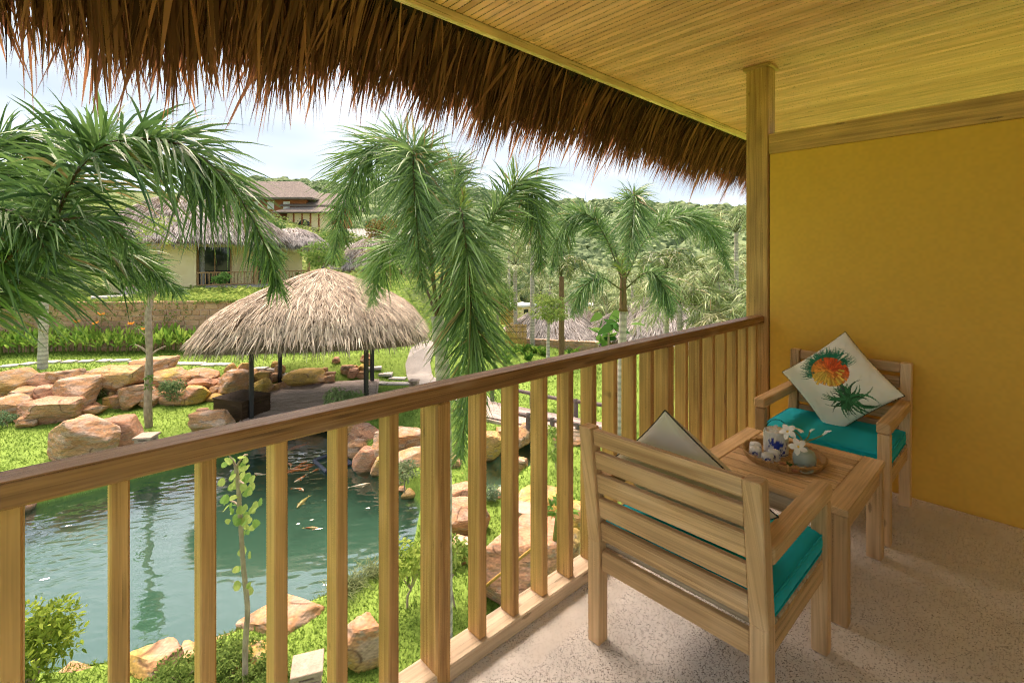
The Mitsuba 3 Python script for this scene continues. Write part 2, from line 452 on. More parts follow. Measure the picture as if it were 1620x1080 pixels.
def cushion(name, lo, hi, label, group):
    nx, ny = 40, 40
    lo, hi = np.array(lo), np.array(hi)
    th = np.linspace(0, 2 * np.pi, 120, endpoint=False)
    e = 0.10
    sq = lambda a: np.sign(a) * np.abs(a) ** e
    rows = []
    for s, zf in ((0.0, 0.0), (0.93, 0.0), (0.985, 0.12), (1.0, 0.3), (1.004, 0.5), (1.0, 0.7), (0.985, 0.88), (0.94, 0.985), (0.85, 1.03), (0.6, 1.07), (0.3, 1.09), (0.0, 1.09)):
        r = np.stack([sq(np.cos(th)) * s, sq(np.sin(th)) * s], 1)
        q = (r * 0.5 + 0.5) * (hi - lo)[:2] + lo[:2]
        z = lo[2] + zf * (hi[2] - lo[2]) + 0 * th
        rows.append(np.column_stack([q, z]))
    V = np.vstack(rows)
    V[:, 2] += 0.006 * (meshkit.fbm(V * 9.0, 3, 2) - 0.5) * (V[:, 2] > lo[2] + .01)
    V[:, :2] += 0.006 * (meshkit.fbm(V[:, [1, 2, 0]] * 14.0, 3, 4)[:, None] - 0.5)
    n = len(th)
    i = np.arange(n)
    F = np.vstack([np.stack([k * n + i, k * n + (i + 1) % n, (k + 1) * n + (i + 1) % n, (k + 1) * n + i], 1) for k in range(len(rows) - 1)])
    t = put(name, MB().add(V, F), 'teal_fabric', smooth=True, label=label, cat='cushion', group=group)
    for zf in (0.12, 0.88):
        r = np.stack([sq(np.cos(th)) * 0.991, sq(np.sin(th)) * 0.991], 1)
        q = (r * 0.5 + 0.5) * (hi - lo)[:2] + lo[:2]
        put('piping', tube(np.vstack([np.column_stack([q, np.full(n, lo[2] + zf * (hi[2] - lo[2]))]), [[*q[0], lo[2] + zf * (hi[2] - lo[2])]]]), 0.0032, 6, cap=False), 'teal_fabric', t, smooth=True)


C1, C2 = (1.512, 1, 0.532), (3.762, -1, 0.512)
chair(*C1, 'timber armchair seen from behind, standing beside the railing', 0)
chair(*C2, 'timber armchair standing with its back against the ochre wall', 0)
cushion('seat_cushion', (1.575, 0.545, 0.384), (2.125, 1.185, 0.462), 'teal seat cushion on the armchair beside the railing', 'teal seat cushions')
cushion('seat_cushion', (3.150, 0.525, 0.384), (3.70, 1.165, 0.462), 'teal seat cushion on the armchair against the ochre wall', 'teal seat cushions')


def throw_pillow(centre, half, normal, up, label, paint, mat, nres=150):
    """A square pillow standing on one corner; the normal points out of its printed face."""
    nrm = np.array(normal, float)
    nrm /= np.linalg.norm(nrm)
    up = np.array(up, float)
    up -= nrm * (up @ nrm)
    up /= np.linalg.norm(up)
    sd = np.cross(up, nrm)
    g = np.linspace(-1, 1, nres)
    a, b = np.meshgrid(g, g, indexing='ij')
    a, b = a.ravel(), b.ravel()
    pinch = 0.055
    pa = a * (1 - pinch * (1 - b ** 2) * np.abs(a) ** 2)
    pb = b * (1 - pinch * (1 - a ** 2) * np.abs(b) ** 2)
    thick = 0.30 * np.clip((1 - a ** 2), 0, 1) ** 0.42 * np.clip((1 - b ** 2), 0, 1) ** 0.42
    q = np.stack([a * 2.4, b * 2.4, 0 * a], 1)
    wr = 0.035 * (meshkit.fbm(q + 3.3, 4, 9) - 0.5) + 0.012 * (meshkit.fbm(q * 4 + 8, 3, 4) - 0.5)
    edge = np.maximum(np.abs(a), np.abs(b))
    wr = wr * np.clip((1 - edge) * 6, 0, 1)
    u, w = (pa + pb) / math.sqrt(2), (pb - pa) / math.sqrt(2)      # rotated: a corner points up
    faces = []
    i = np.arange(nres - 1)
    ii, jj = np.meshgrid(i, i, indexing='ij')
    o = (ii * nres + jj).ravel()
    F = np.stack([o, o + nres, o + nres + 1, o + 1], 1)
    pos = lambda off: np.asarray(centre) + half * (u[:, None] * sd + w[:, None] * up + off[:, None] * nrm)
    # corner order: front face winds towards the normal
    front, back = pos(thick + wr), pos(-thick * 0.9 - 0.6 * wr)
    col = paint(u / 1.5, w / 1.5) if callable(paint) else np.broadcast_to(np.array(paint), (len(a), 3))
    plain = np.broadcast_to(np.array([.52, .47, .36]), (len(a), 3))
    key = put('throw_pillow', MB().add(front, F, None, col).add(back, F[:, ::-1], None, plain), mat, smooth=True, colour=True, label=label, cat='pillow')
    ring = [(-1 + 2 * s, -1) for s in np.linspace(0, 1, 40)] + [(1, -1 + 2 * s) for s in np.linspace(0, 1, 40)] + [(1 - 2 * s, 1) for s in np.linspace(0, 1, 40)] + [(-1, 1 - 2 * s) for s in np.linspace(0, 1, 40)]
    rg = np.array(ring)
    ra = rg[:, 0] * (1 - pinch * (1 - rg[:, 1] ** 2) * rg[:, 0] ** 2)
    rb_ = rg[:, 1] * (1 - pinch * (1 - rg[:, 0] ** 2) * rg[:, 1] ** 2)
    pu, pw = (ra + rb_) / math.sqrt(2), (rb_ - ra) / math.sqrt(2)
    R = np.asarray(centre) + half * (pu[:, None] * sd + pw[:, None] * up)
    put('piping', tube(R, 0.0026, 6, cap=False), 'piping_dark', key, smooth=True)
    return key


def print_paint(u, w):
    """The pillow's print: an orange flower head with a green brush behind it, a dark stem and a rosette of narrow green leaves."""
    r2 = np.random.default_rng(5)
    col = np.tile(np.array([.80, .77, .66]), (len(u), 1))
    wash = np.clip(0.5 - (w + 0.25 * u) * 0.9, 0, 1) * 0.6 * meshkit.fbm(np.stack([u * 2, w * 2, 0 * u], 1) + 5, 3, 1)
    col = col * (1 - wash[:, None]) + np.array([.50, .78, .62]) * wash[:, None]
    P = np.stack([u, w], 1)

    def stroke(p0, p1, bend, w0, w1, c, fade=1.0):
        p0, p1 = np.array(p0), np.array(p1)
        d = p1 - p0
        L = np.linalg.norm(d)
        d /= L
        nn = np.array([-d[1], d[0]])
        q = P - p0
        s = (q @ d) / L
        off = q @ nn - bend * L * 4 * s * (1 - s)
        wd = w0 + (w1 - w0) * s
        m = (s > 0) & (s < 1) & (np.abs(off) < wd)
        sh = 1 - 0.45 * np.abs(off[m]) / wd[m]
        col[m] = np.array(c) * sh[:, None] * fade

    fc = np.array([-0.14, 0.17])
    for _ in range(260):                               # green brush
        a = r2.uniform(0.55, 3.7)
        rr = r2.uniform(0.28, 0.50)
        e = fc + rr * np.array([math.cos(a), math.sin(a) * 0.95])
        s = fc + 0.16 * np.array([math.cos(a), math.sin(a)])
        g = r2.uniform(0.5, 1.1)
        stroke(s, e, r2.normal(0, .12), 0.012, 0.002, (.03 * g, .25 * g, .13 * g))
    stroke((0.02, 0.02), (0.20, -0.26), 0.03, 0.05, 0.035, (.05, .09, .07))
    stroke((0.0, 0.0), (0.18, -0.27), 0.03, 0.012, 0.012, (.4, .4, .36))
    for _ in range(46):                                # rosette
        a = r2.uniform(0, 2 * math.pi)
        c0 = np.array([0.22, -0.26]) + r2.normal(0, .03, 2)
        e = c0 + r2.uniform(.22, .46) * np.array([math.cos(a) * 1.1, math.sin(a) * 0.85])
        g = r2.uniform(0.4, 1.3)
        stroke(c0, e, r2.choice([-1, 1]) * r2.uniform(.05, .25), 0.026, 0.003, (.05 * g, .20 * g, .07 * g))
    for ring_r, n in ((0.30, 34), (0.25, 34), (0.19, 30), (0.13, 22), (0.07, 12)):   # petals
        for k in range(n):
            a = k * 2 * math.pi / n + r2.uniform(-.12, .12)
            d = np.array([math.cos(a), math.sin(a) * 0.86])
            s = fc + d * (ring_r - 0.11) + np.array([0.03, -0.02])
            e = fc + d * ring_r + np.array([0.03, -0.02])
            lowp = np.clip(0.5 - d[1] * 0.7 - d[0] * 0.3, 0, 1)
            c = np.array([.85, .13, .03]) * (1 - lowp) + np.array([.90, .42, .06]) * lowp
            stroke(s, e, r2.normal(0, .06), 0.012, 0.030, c * r2.uniform(.6, 1.15))
    for _ in range(26):
        a = r2.uniform(3.6, 6.6)
        s = fc + r2.uniform(.05, .2) * np.array([math.cos(a), math.sin(a)])
        e = s + 0.10 * np.array([math.cos(a), math.sin(a) - .3])
        stroke(s, e, 0.0, 0.010, 0.026, np.array([.92, .62, .10]) * r2.uniform(.7, 1.1))
    return np.clip(col, 0, .95)


throw_pillow((3.575, 0.845, 0.705), 0.232, (-1, 0.02, 0.34), (0.34, -0.04, 1), 'cream pillow with an orange flower print, leaning in the armchair against the wall', print_paint, 'tinted', 190)
throw_pillow((1.715, 0.90, 0.645), 0.232, (1, 0.0, 0.42), (-0.30, 0.02, 1), 'plain backed cream pillow leaning in the armchair beside the railing', (.55, .50, .39), 'tinted', 60)

# the low table
TX0, TX1, TY0, TY1 = 2.312, 3.012, 0.513, 1.178
tb = thing('low_table', 'low slatted timber table between the two armchairs', 'table')
zt0, zt1 = 0.450, 0.480
for (a0, a1) in ((TY0, TY0 + 0.088), (TY1 - 0.088, TY1)):
    put('end_board', board((TX0, a0, zt0), (TX1, a1, zt1), 0.003, axis=0), 'wood_teak', tb, uv=True)
ns = 8
sw = (TX1 - TX0) / ns
for k in range(ns):
    put('table_slat', board((TX0 + k * sw + (0.0015 if k == 0 else .005), TY0 + 0.0895, zt0 + 0.003), (TX0 + (k + 1) * sw - (0.0015 if k == ns - 1 else .005), TY1 - 0.0895, zt1 - 0.001), 0.003, axis=1), 'wood_teak', tb, uv=True)
for lx in (TX0 + .004, TX1 - 0.058):
    for ly in (TY0 + .004, TY1 - 0.068):
        put('leg', board((lx, ly, 0), (lx + 0.054, ly + 0.064, zt0 - .001), 0.004), 'wood_teak', tb, uv=True)
for y in (TY0 + 0.012, TY1 - 0.034):
    put('apron', board((TX0 + .062, y, 0.375), (TX1 - 0.062, y + 0.022, zt0 - .002), 0.003), 'wood_teak', tb, uv=True)
for xx in (TX0 + .012, TX1 - .034):
    put('apron', board((xx, TY0 + 0.072, 0.375), (xx + 0.022, TY1 - 0.072, zt0 - .002), 0.003), 'wood_teak_grey', tb, uv=True)

# the tray and what stands on it
TC = np.array([2.665, 0.868])
zt = 0.481
tr = thing('bamboo_tray', 'round woven bamboo tray holding the tea set on the low table', 'tray')
scene['bamboo'] = wood((.30, .16, .05), (.55, .34, .13), (.4, .28, .15), 0.5, 0.35, 0.4)
scene['porcelain'] = principled((.72, .71, .68), 0.12, 0.5, clearcoat=0.3)
scene['celadon'] = principled(proc(lambda p, n, uv: mix((.27, .34, .30), (.34, .40, .35), fbm(p.x * 40, p.y * 40, p.z * 160, 2))), 0.32, 0.45)
scene['walnut'] = principled(proc(lambda p, n, uv: mix((.16, .06, .025), (.40, .20, .10), noise(p.x * 160, p.y * 160, p.z * 160))), 0.55, 0.3)
scene['petal'] = principled((.84, .83, .76), 0.45, 0.3)
scene['petal_yellow'] = principled((.85, .55, .04), 0.5, 0.3)
scene['steel_wire'] = {'type': 'roughconductor', 'material': 'Cr', 'alpha': 0.25}
put('base', lathe([(0.0005, zt), (0.17, zt), (0.17, zt + .006), (0.0005, zt + .006)], 48, (*TC, 0)), 'bamboo', tr, uv=True)
for k in range(4):
    rr = 0.172 + 0.0035 * k
    th = np.linspace(0, 2 * np.pi, 73)
    put('rim_coil', tube(np.column_stack([TC[0] + rr * np.cos(th), TC[1] + rr * np.sin(th), np.full(73, zt + 0.005 + 0.0085 * k)]), 0.0052, 6, cap=False), 'bamboo', tr, smooth=True, uv=True)
for k in range(30):
    a = k * 2 * math.pi / 30
    d = np.array([math.cos(a), math.sin(a)])
    q = [np.array([*(TC + d * r_), z_]) for r_, z_ in ((.165, zt + .036), (.184, zt + .040), (.192, zt + .030), (.186, zt + .012), (.174, zt + .002))]
    v = np.array([p + np.array([-d[1], d[0], 0]) * s * 0.004 for p in q for s in (-1, 1)])
    f = [[2 * i, 2 * i + 1, 2 * i + 3, 2 * i + 2] for i in range(4)]
    put('rim_binding', MB().add(v, f, grain_uv(v)), 'bamboo', tr, uv=True)


def blue_lathe(profile, centre, fn, n=96, m=60):
    pr = spline(np.column_stack([np.asarray(profile), np.zeros(len(profile))]), m)[:, :2]
    mb = lathe(pr, n, centre)
    v, f, u, c = mb.arrays()
    th = u[:, 0] * 2 * np.pi
    col = fn(th, v[:, 2] - centre[2])
    return MB().add(v, f, u, col)


BLUE, WHITE = np.array([.018, .035, .24]), np.array([.66, .66, .63])
FACE = math.atan2(-TC[1], -TC[0])            # towards the front of the balcony view


def peony(th, z):
    r3 = np.random.default_rng(3)
    col = np.tile(WHITE, (len(th), 1))
    a = np.mod(th - FACE - 0.15 + np.pi, 2 * np.pi) - np.pi
    x, y = a * 0.058, z - 0.056
    m = np.zeros(len(th), bool)
    for _ in range(34):
        cx, cy = r3.normal(0, .014), r3.normal(0, .014)
        rr = r3.uniform(.004, .0085)
        dd = np.hypot(x - cx, y - cy)
        m |= (dd < rr) & (dd > rr * .35)
    for _ in range(40):
        cx, cy = r3.normal(.004, .022), r3.normal(-.006, .018)
        m |= np.hypot(x - cx, (y - cy) * 1.6) < r3.uniform(.002, .005)
    col[m] = BLUE * 1.2
    col[(np.abs(z - 0.112) < .0012) | (np.abs(z - 0.006) < .0016)] = BLUE * .6
    t = meshkit.fbm(np.column_stack([x * 160, y * 160, 0 * x]), 2, 6)
    return col * (0.85 + 0.3 * t[:, None])


pot_c = (2.705, 0.915, zt + .0065)
pt = put('teapot', blue_lathe([(0.0005, 0), (.050, 0), (.058, .004), (.059, .05), (.058, .108), (.051, .117), (.040, .120), (.038, .124), (.033, .1255), (.013, .128), (.0005, .1285)], pot_c, peony), 'tinted_gloss', smooth=True, colour=True,
         label='white cylindrical teapot with a blue peony and a wire handle', cat='teapot')
th = np.linspace(0, np.pi, 24)
hd = np.array([RGT[0], RGT[1]])
put('handle', tube(np.column_stack([pot_c[0] + .053 * np.cos(th) * hd[0], pot_c[1] + .053 * np.cos(th) * hd[1], pot_c[2] + .118 + .052 * np.sin(th)]), .0018, 8), 'steel_wire', pt, smooth=True)
for s in (-1, 1):
    put('lug', lathe([(0.0005, 0), (.006, 0), (.007, .006), (.006, .018), (.0005, .02)], 12, (pot_c[0] + s * .053 * hd[0], pot_c[1] + s * .053 * hd[1], pot_c[2] + .108)), 'tinted_gloss', pt, smooth=True, colour=True)
put('lid_knob', lathe([(0.0005, 0), (.007, 0), (.006, .006), (.009, .012), (.0005, .016)], 16, (pot_c[0], pot_c[1], pot_c[2] + .127)), 'porcelain', pt, smooth=True)
put('spout', tube([(pot_c[0] + .045, pot_c[1] + .02, pot_c[2] + .05), (pot_c[0] + .07, pot_c[1] + .032, pot_c[2] + .075), (pot_c[0] + .082, pot_c[1] + .038, pot_c[2] + .1)], [.012, .009, .007], 12), 'porcelain', pt, smooth=True)


def cup_fn(seed):
    def fn(th, z):
        r3 = np.random.default_rng(seed)
        col = np.tile(WHITE, (len(th), 1))
        a = np.mod(th - FACE - r3.uniform(-.4, .4) + np.pi, 2 * np.pi) - np.pi
        x, y = a * .022, (z - .022) * .85
        d = np.hypot(x, y * 1.2)
        m = (d < .0105) & (y > -.001) & (d > .0045) | (np.abs(np.hypot(x + .004, y + .006) - .004) < .001) | (np.abs(np.hypot(x - .005, y + .006) - .003) < .001)
        side = np.abs(a) > 1.0
        m |= side & (np.sin(z * 900 + 3 * a) > .25) & (z > .006) & (z < .033)
        col[m] = BLUE
        return col
    return fn


for i, (cx, cy, lb) in enumerate(((2.540, 0.898, 'small blue and white cup upside down, frontmost on the tray'), (2.575, 0.968, 'small blue and white cup upside down, nearest the railing on the tray'),
                                  (2.606, 0.890, 'small blue and white cup upside down, against the teapot'), (2.640, 0.992, 'small white cup upside down, behind the other cups'))):
    put('tea_cup', blue_lathe([(.0005, .048), (.012, .0485), (.0145, .0455), (.019, .0465), (.0265, .041), (.029, .024), (.028, .002), (.026, 0), (.0005, .001)][::-1], (cx, cy, zt + .0065), cup_fn(i), 64, 48), 'tinted_gloss', smooth=True, colour=True, label=lb, cat='cup', group='upturned tea cups on the tray')

vc = (2.640, 0.765, zt + .0065)
va = put('bud_vase', lathe([(.0005, 0), (.040, 0), (.047, .006), (.0505, .022), (.050, .045), (.044, .064), (.032, .075), (.019, .080), (.016, .086), (.013, .086), (.013, .078), (.0005, .076)], 40, vc), 'celadon', smooth=True, label='squat grey green ceramic vase on the bamboo tray', cat='vase')
fs_ = thing('frangipani_sprig', 'sprig of white frangipani flowers with yellow centres in the vase', 'flower')
scene['stem_green'] = principled((.14, .17, .04), 0.55, 0.3)
tip = np.array([vc[0], vc[1], vc[2] + .078])
stems = {'main': [tip, tip + (0.0, .01, .04), tip + (.02, .04, .062), tip + (.02, .07, .068)], 'side': [tip + (0, .008, .03), tip + (.01, -.03, .052), tip + (.01, -.075, .085)],
         'bud': [tip + (0.006, .0, .04), tip + (.02, -.012, .06), tip + (.02, -.018, .085)], 'front': [tip, tip + (-.025, .01, .022), tip + (-.045, .012, .02)]}
for k, p in stems.items():
    put('stem', tube(spline(p, 10), np.linspace(.0042, .0028, 10), 8), 'stem_green', fs_, smooth=True)


def blossom(c, nrm, size):
    nrm = np.array(nrm, float) / np.linalg.norm(nrm)
    a = np.cross(nrm, [.3, .2, .9])
    a /= np.linalg.norm(a)
    b = np.cross(nrm, a)
    for k in range(5):
        th = k * 2 * math.pi / 5 + rng.uniform(-.1, .1)
        d = a * math.cos(th) + b * math.sin(th)
        sd = np.cross(nrm, d)
        s = np.linspace(0.04, 1, 9)
        t = np.linspace(-1, 1, 7)
        S, Tt = np.meshgrid(s, t, indexing='ij')
        wd = 0.40 * size * np.sin(np.pi * np.clip(S * .92 + .06, 0, 1)) ** .75 * (0.55 + .45 * S)
        pos = np.asarray(c) + d * (S * size)[..., None] + sd * (Tt * wd + .05 * size * S)[..., None] + nrm * (size * (0.30 * S - .42 * S ** 2 + 0.10 * Tt * S))[..., None]
        n0, n1 = 9, 7
        i, j = np.meshgrid(np.arange(n0 - 1), np.arange(n1 - 1), indexing='ij')
        o = (i * n1 + j).ravel()
        put('petal', MB().add(pos.reshape(-1, 3), np.stack([o, o + n1, o + n1 + 1, o + 1], 1)), 'petal', fs_, smooth=True)
    m = np.array([np.asarray(c) + nrm * z * size for z in (-.02, .03, .06)])
    put('flower_centre', tube(m, [.17 * size, .13 * size, .02 * size], 10), 'petal_yellow', fs_, smooth=True)


toC = np.array([-2.6, -.8, 1.0])
toC /= np.linalg.norm(toC)
blossom(tip + (-.050, .012, .022), toC + (0, 0, -.25), .042)
blossom(tip + (.0, .075, .066), toC + (0, .35, .25), .042)
blossom(tip + (.045, .048, .075), (.2, -.2, 1), .036)
for p in ((.012, -.075, .085), (.02, -.018, .085)):
    q = tip + np.array(p)
    L = .05 if p[1] < -.05 else .028
    put('bud', tube([q, q + np.array([0, -.55, .6]) * L * .5 + (0, 0, L * .1), q + np.array([0, -.7, .6]) * L], [.004, .0065 if L > .03 else .004, .0015], 8), 'petal', fs_, smooth=True)


def walnut(c, r, label):
    import trimesh
    s = trimesh.creation.icosphere(3, 1.0)
    v = s.vertices * (1 + .28 * (meshkit.fbm(s.vertices * 3.2 + c[0] * 40, 4, 3)[:, None] - .5)) * np.array([1.15, 1, .72]) * r + np.asarray(c)
    put('walnut', MB().add(v, s.faces), 'walnut', smooth=True, label=label, cat='walnut')


walnut((2.530, 0.830, zt + .021), .020, 'shelled brown walnut lying beside the frontmost cup')
walnut((2.527, 0.770, zt + .021), .021, 'shelled brown walnut lying in front of the vase')
put('saucer', lathe([(.0005, .002), (.018, .002), (.03, .010), (.034, .016), (.032, .016), (.028, .012), (.0005, .005)], 32, (2.548, 0.735, zt + .0065)), 'celadon', smooth=True, label='tiny pale blue saucer tucked beside the vase', cat='saucer')
lf = MB()
n = 60
ang = rng.uniform(0, 6.28, n)
lf = strips(np.tile(np.array([2.565, .80, zt + .012]), (n, 1)) + rng.normal(0, .006, (n, 3)) * (1, 1, .4), np.stack([np.cos(ang), np.sin(ang), rng.uniform(.1, .9, n)], 1), rng.uniform(.012, .03, n), np.full(n, .004), np.stack([0 * ang, 0 * ang, -.008 + 0 * ang], 1), tones(n, (.03, .10, .02), (.09, .22, .05)), 3)
put('herb_sprig', lf, 'leaf', colour=True, label='tiny green leafy sprig lying on the bamboo tray', cat='herb')



# ------------------------------------------------------------------ the garden: ground, pond, hills
import shapely
from shapely.geometry import Polygon, LineString

WATER = -3.5


def garden(d, r):
    """World x, y of a place d metres along the view direction and r metres to its right."""
    return np.stack([FWD[0] * d + RGT[0] * r, FWD[1] * d + RGT[1] * r], -1)


def to_dr(xy):
    xy = np.asarray(xy, float)
    return xy[..., 0] * FWD[0] + xy[..., 1] * FWD[1], xy[..., 0] * RGT[0] + xy[..., 1] * RGT[1]


def sst(a, b, x):
    t = np.clip((x - a) / (b - a), 0, 1)
    return t * t * (3 - 2 * t)


POND = Polygon([p[:2] for p in ((-2.92, 13.18, -3.50), (-1.63, 13.28, -3.50), (-0.58, 13.60, -3.50), (0.83, 13.66, -3.50), (2.67, 13.95, -3.50), (3.75, 14.28, -3.50), (4.56, 15.40, -3.50), (5.33, 14.99, -3.50), (5.96, 13.53, -3.50), (5.47, 12.00, -3.50), (5.25, 10.69, -3.50), (5.24, 9.70, -3.50),
               (5.33, 8.85, -3.50), (5.22, 8.33, -3.50), (4.59, 7.52, -3.50), (4.07, 6.96, -3.50), (3.53, 6.81, -3.50), (2.95, 6.79, -3.50), (2.35, 6.85, -3.50), (1.82, 6.94, -3.50), (1.33, 6.95, -3.50), (0.67, 7.25, -3.50), (0.06, 7.64, -3.50), (-0.78, 8.20, -3.50), (-2.01, 9.09, -3.50))]).buffer(0.25).buffer(-0.25)
CREEK = Polygon([p[:2] for p in ((6.20, 7.80, -3.50), (7.25, 8.92, -3.50), (8.17, 9.50, -3.50), (9.04, 9.63, -3.50), (9.87, 9.91, -3.50), (10.74, 9.67, -3.50), (10.71, 8.46, -3.50), (9.88, 7.91, -3.50), (9.53, 8.81, -3.50), (8.94, 8.79, -3.50), (8.20, 8.14, -3.50), (7.31, 7.79, -3.50), (6.59, 7.50, -3.50))]).buffer(0.2).buffer(-0.15)
shapely.prepare(POND)
shapely.prepare(CREEK)
# the edge of the upper lawn (the boulder wall), r against d
EDGE_R, EDGE_D = np.array([-60, -30, -14.1, -12.9, -12.1, -11.4, -9.96, -8.3, -7.5, -5.0, -3.5]), np.array([12, 13.2, 13.7, 13.7, 14.1, 14.8, 15.3, 16.2, 17.0, 18.0, 19.0])


def inside(poly, xy):
    pts = shapely.points(xy.reshape(-1, 2))
    dist = shapely.distance(poly.exterior, pts)
    return np.where(shapely.contains(poly, pts), dist, -dist).reshape(xy.shape[:-1])


def ground_z(xy, water=True):
    xy = np.asarray(xy, float)
    d, r = to_dr(xy)
    p3 = np.stack([xy[..., 0], xy[..., 1], 0 * d], -1)
    z = -3.1 + 0.10 * (meshkit.fbm(p3 * 0.45, 3, 1) - 0.5)
    edge = np.interp(r, EDGE_R, EDGE_D)
    soft = np.interp(r, [-6, -1], [0.25, 3.0])
    up = np.clip((d - edge + .1) / np.maximum(soft, 1.7), 0, 1) * np.interp(r, [-3, 3], [1, 0.0])
    z = z + 0.7 * up
    wall = np.interp(r, [-21.5, -8.8, -5.8, -2.0], [19.82, 20.82, 21.95, 25.2])
    z = z + sst(wall, wall + np.interp(r, [-6.0, -4.8], [0.2, 4.0]), d) * np.interp(r, [-6.2, -4.4], [2.0, 0.0])
    far = np.interp(r / np.maximum(d, 1) * 40, [-30, -24, -16, -9, 0, 6], [3.2, 3.0, 1.6, -0.6, -2.0, -3.0])
    z = z + far * sst(30, 62, d) + np.interp(r / np.maximum(d, 1) * 40, [-30, -20, -12, -4], [6.4, 6.0, 2.5, 0]) * sst(48, 80, d)
    z = z - 2.7 * sst(23.5, 27, d) * sst(0.0, 2.5, r)
    hill = 46 * sst(85, 300, d) * (0.82 + 0.5 * (meshkit.fbm(p3 * 0.0065 + 4.4, 4, 2) - 0.5)) + 9 * (meshkit.fbm(p3 * 0.02, 4, 5) - 0.5) * sst(80, 160, d)
    z = z + hill * np.interp(r / np.maximum(d, 1), [-1.2, -0.5, -0.28, 0.1, 0.5], [0.75, 0.86, 0.96, 0.90, 0.85])
    if water:
        near = (d < 26) & (np.abs(r) < 24)
        for poly, bed in ((POND, -4.05), (CREEK, -3.8)):
            s = np.full(d.shape, -9.0)
            if near.any():
                s[near] = inside(poly, xy[near])
            z = z * (1 - sst(-0.25, 0.28, s)) + bed * sst(-0.25, 0.28, s)
    return z


def axis(lo, hi, step, out, grow=1.18):
    a = list(np.arange(lo, hi, step))
    s, x = step, a[-1]
    while x < out:
        s = min(s * grow, 14)
        x += s
        a.append(x)
    s, x = step, a[0]
    while x > (-out if lo < 0 else -40):
        s = min(s * grow, 14)
        x -= s
        a.insert(0, x)
    return np.array(a)


D, Rr = np.meshgrid(axis(2.0, 27, 0.16, 640), axis(-20, 12, 0.16, 560), indexing='ij')
XY = garden(D, Rr)
n0, n1 = D.shape
Z = ground_z(XY)
i, j = np.meshgrid(np.arange(n0 - 1), np.arange(n1 - 1), indexing='ij')
o = (i * n1 + j).ravel()
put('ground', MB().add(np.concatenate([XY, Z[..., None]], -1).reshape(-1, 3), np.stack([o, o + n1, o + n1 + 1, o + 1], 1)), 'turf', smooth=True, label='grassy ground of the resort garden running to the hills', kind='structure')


def turf(p, n, uv):
    a = fbm(p.x * .9, p.y * .9, 1, 3)
    b = fbm(p.x * 7, p.y * 7, 4, 3)
    c = noise(p.x * 60, p.y * 60, 2)
    col = mix((.105, .175, .028), (.20, .29, .052), a * .6 + b * .4)
    col = mix(col, mix((.07, .10, .03), (.15, .19, .06), b), smoothstep(24.0, 30.0, p.x * CO + p.y * SI))
    col = col * (0.75 + 0.5 * c)
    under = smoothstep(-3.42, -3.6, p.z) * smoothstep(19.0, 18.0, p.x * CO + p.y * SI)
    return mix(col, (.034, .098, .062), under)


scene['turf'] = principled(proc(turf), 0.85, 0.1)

# water: a rippled sheet over the murky green bed
b0 = POND.bounds


def water_sheet(poly, step, name, label, amp):
    x0, y0, x1, y1 = poly.bounds
    X, Y = np.meshgrid(np.arange(x0 - .3, x1 + .3, step), np.arange(y0 - .3, y1 + .3, step), indexing='ij')
    xy = np.stack([X, Y], -1)
    s = inside(poly, xy)
    p3 = np.concatenate([xy, np.zeros(X.shape + (1,))], -1)
    d, r = to_dr(xy)
    patch = 0.25 + 1.1 * sst(0.35, 0.65, meshkit.fbm(p3 * 0.5 + 2.2, 3, 3)) * np.interp(d, [6, 9.5, 12.5], [1.2, 0.9, 0.45])
    q = np.stack([X * .5 + Y * .87, -X * .87 + Y * .5, 0 * X], -1)
    qw = q + 0.10 * (meshkit.fbm(q * 1.3, 2, 12)[..., None] - .5)
    h = 0.75 * (meshkit.noise(qw * np.array([13.5, 4.8, 1]), 4) - 0.5) + 0.55 * (meshkit.noise(qw * np.array([8.6, 3.6, 1]) + 5.5, 9) - 0.5) + 0.28 * (meshkit.noise(qw * np.array([21, 9, 1]), 8) - 0.5) + .5 * (meshkit.noise(q * np.array([2.4, 1.0, 1]), 6) - .5)
    zz = WATER + amp * patch * h
    keep = s > -0.5
    n1 = X.shape[1]
    i, j = np.meshgrid(np.arange(X.shape[0] - 1), np.arange(n1 - 1), indexing='ij')
    ok = (keep[:-1, :-1] & keep[1:, :-1] & keep[:-1, 1:] & keep[1:, 1:]).ravel()
    o = (i * n1 + j).ravel()[ok]
    F = np.stack([o, o + n1, o + n1 + 1, o + 1], 1)
    used, inv = np.unique(F, return_inverse=True)
    V = np.concatenate([xy, zz[..., None]], -1).reshape(-1, 3)[used]
    return put(name, MB().add(V, inv.reshape(F.shape)), 'water_surface', smooth=True, label=label, kind='structure')


scene['water_surface'] = {'type': 'thindielectric', 'int_ior': 2.0}
water_sheet(POND, 0.024, 'pond_water', 'green rippled water of the koi pond', 0.0115)
water_sheet(CREEK, 0.05, 'creek_water', 'narrow inlet of still water beside the walkway', 0.012)


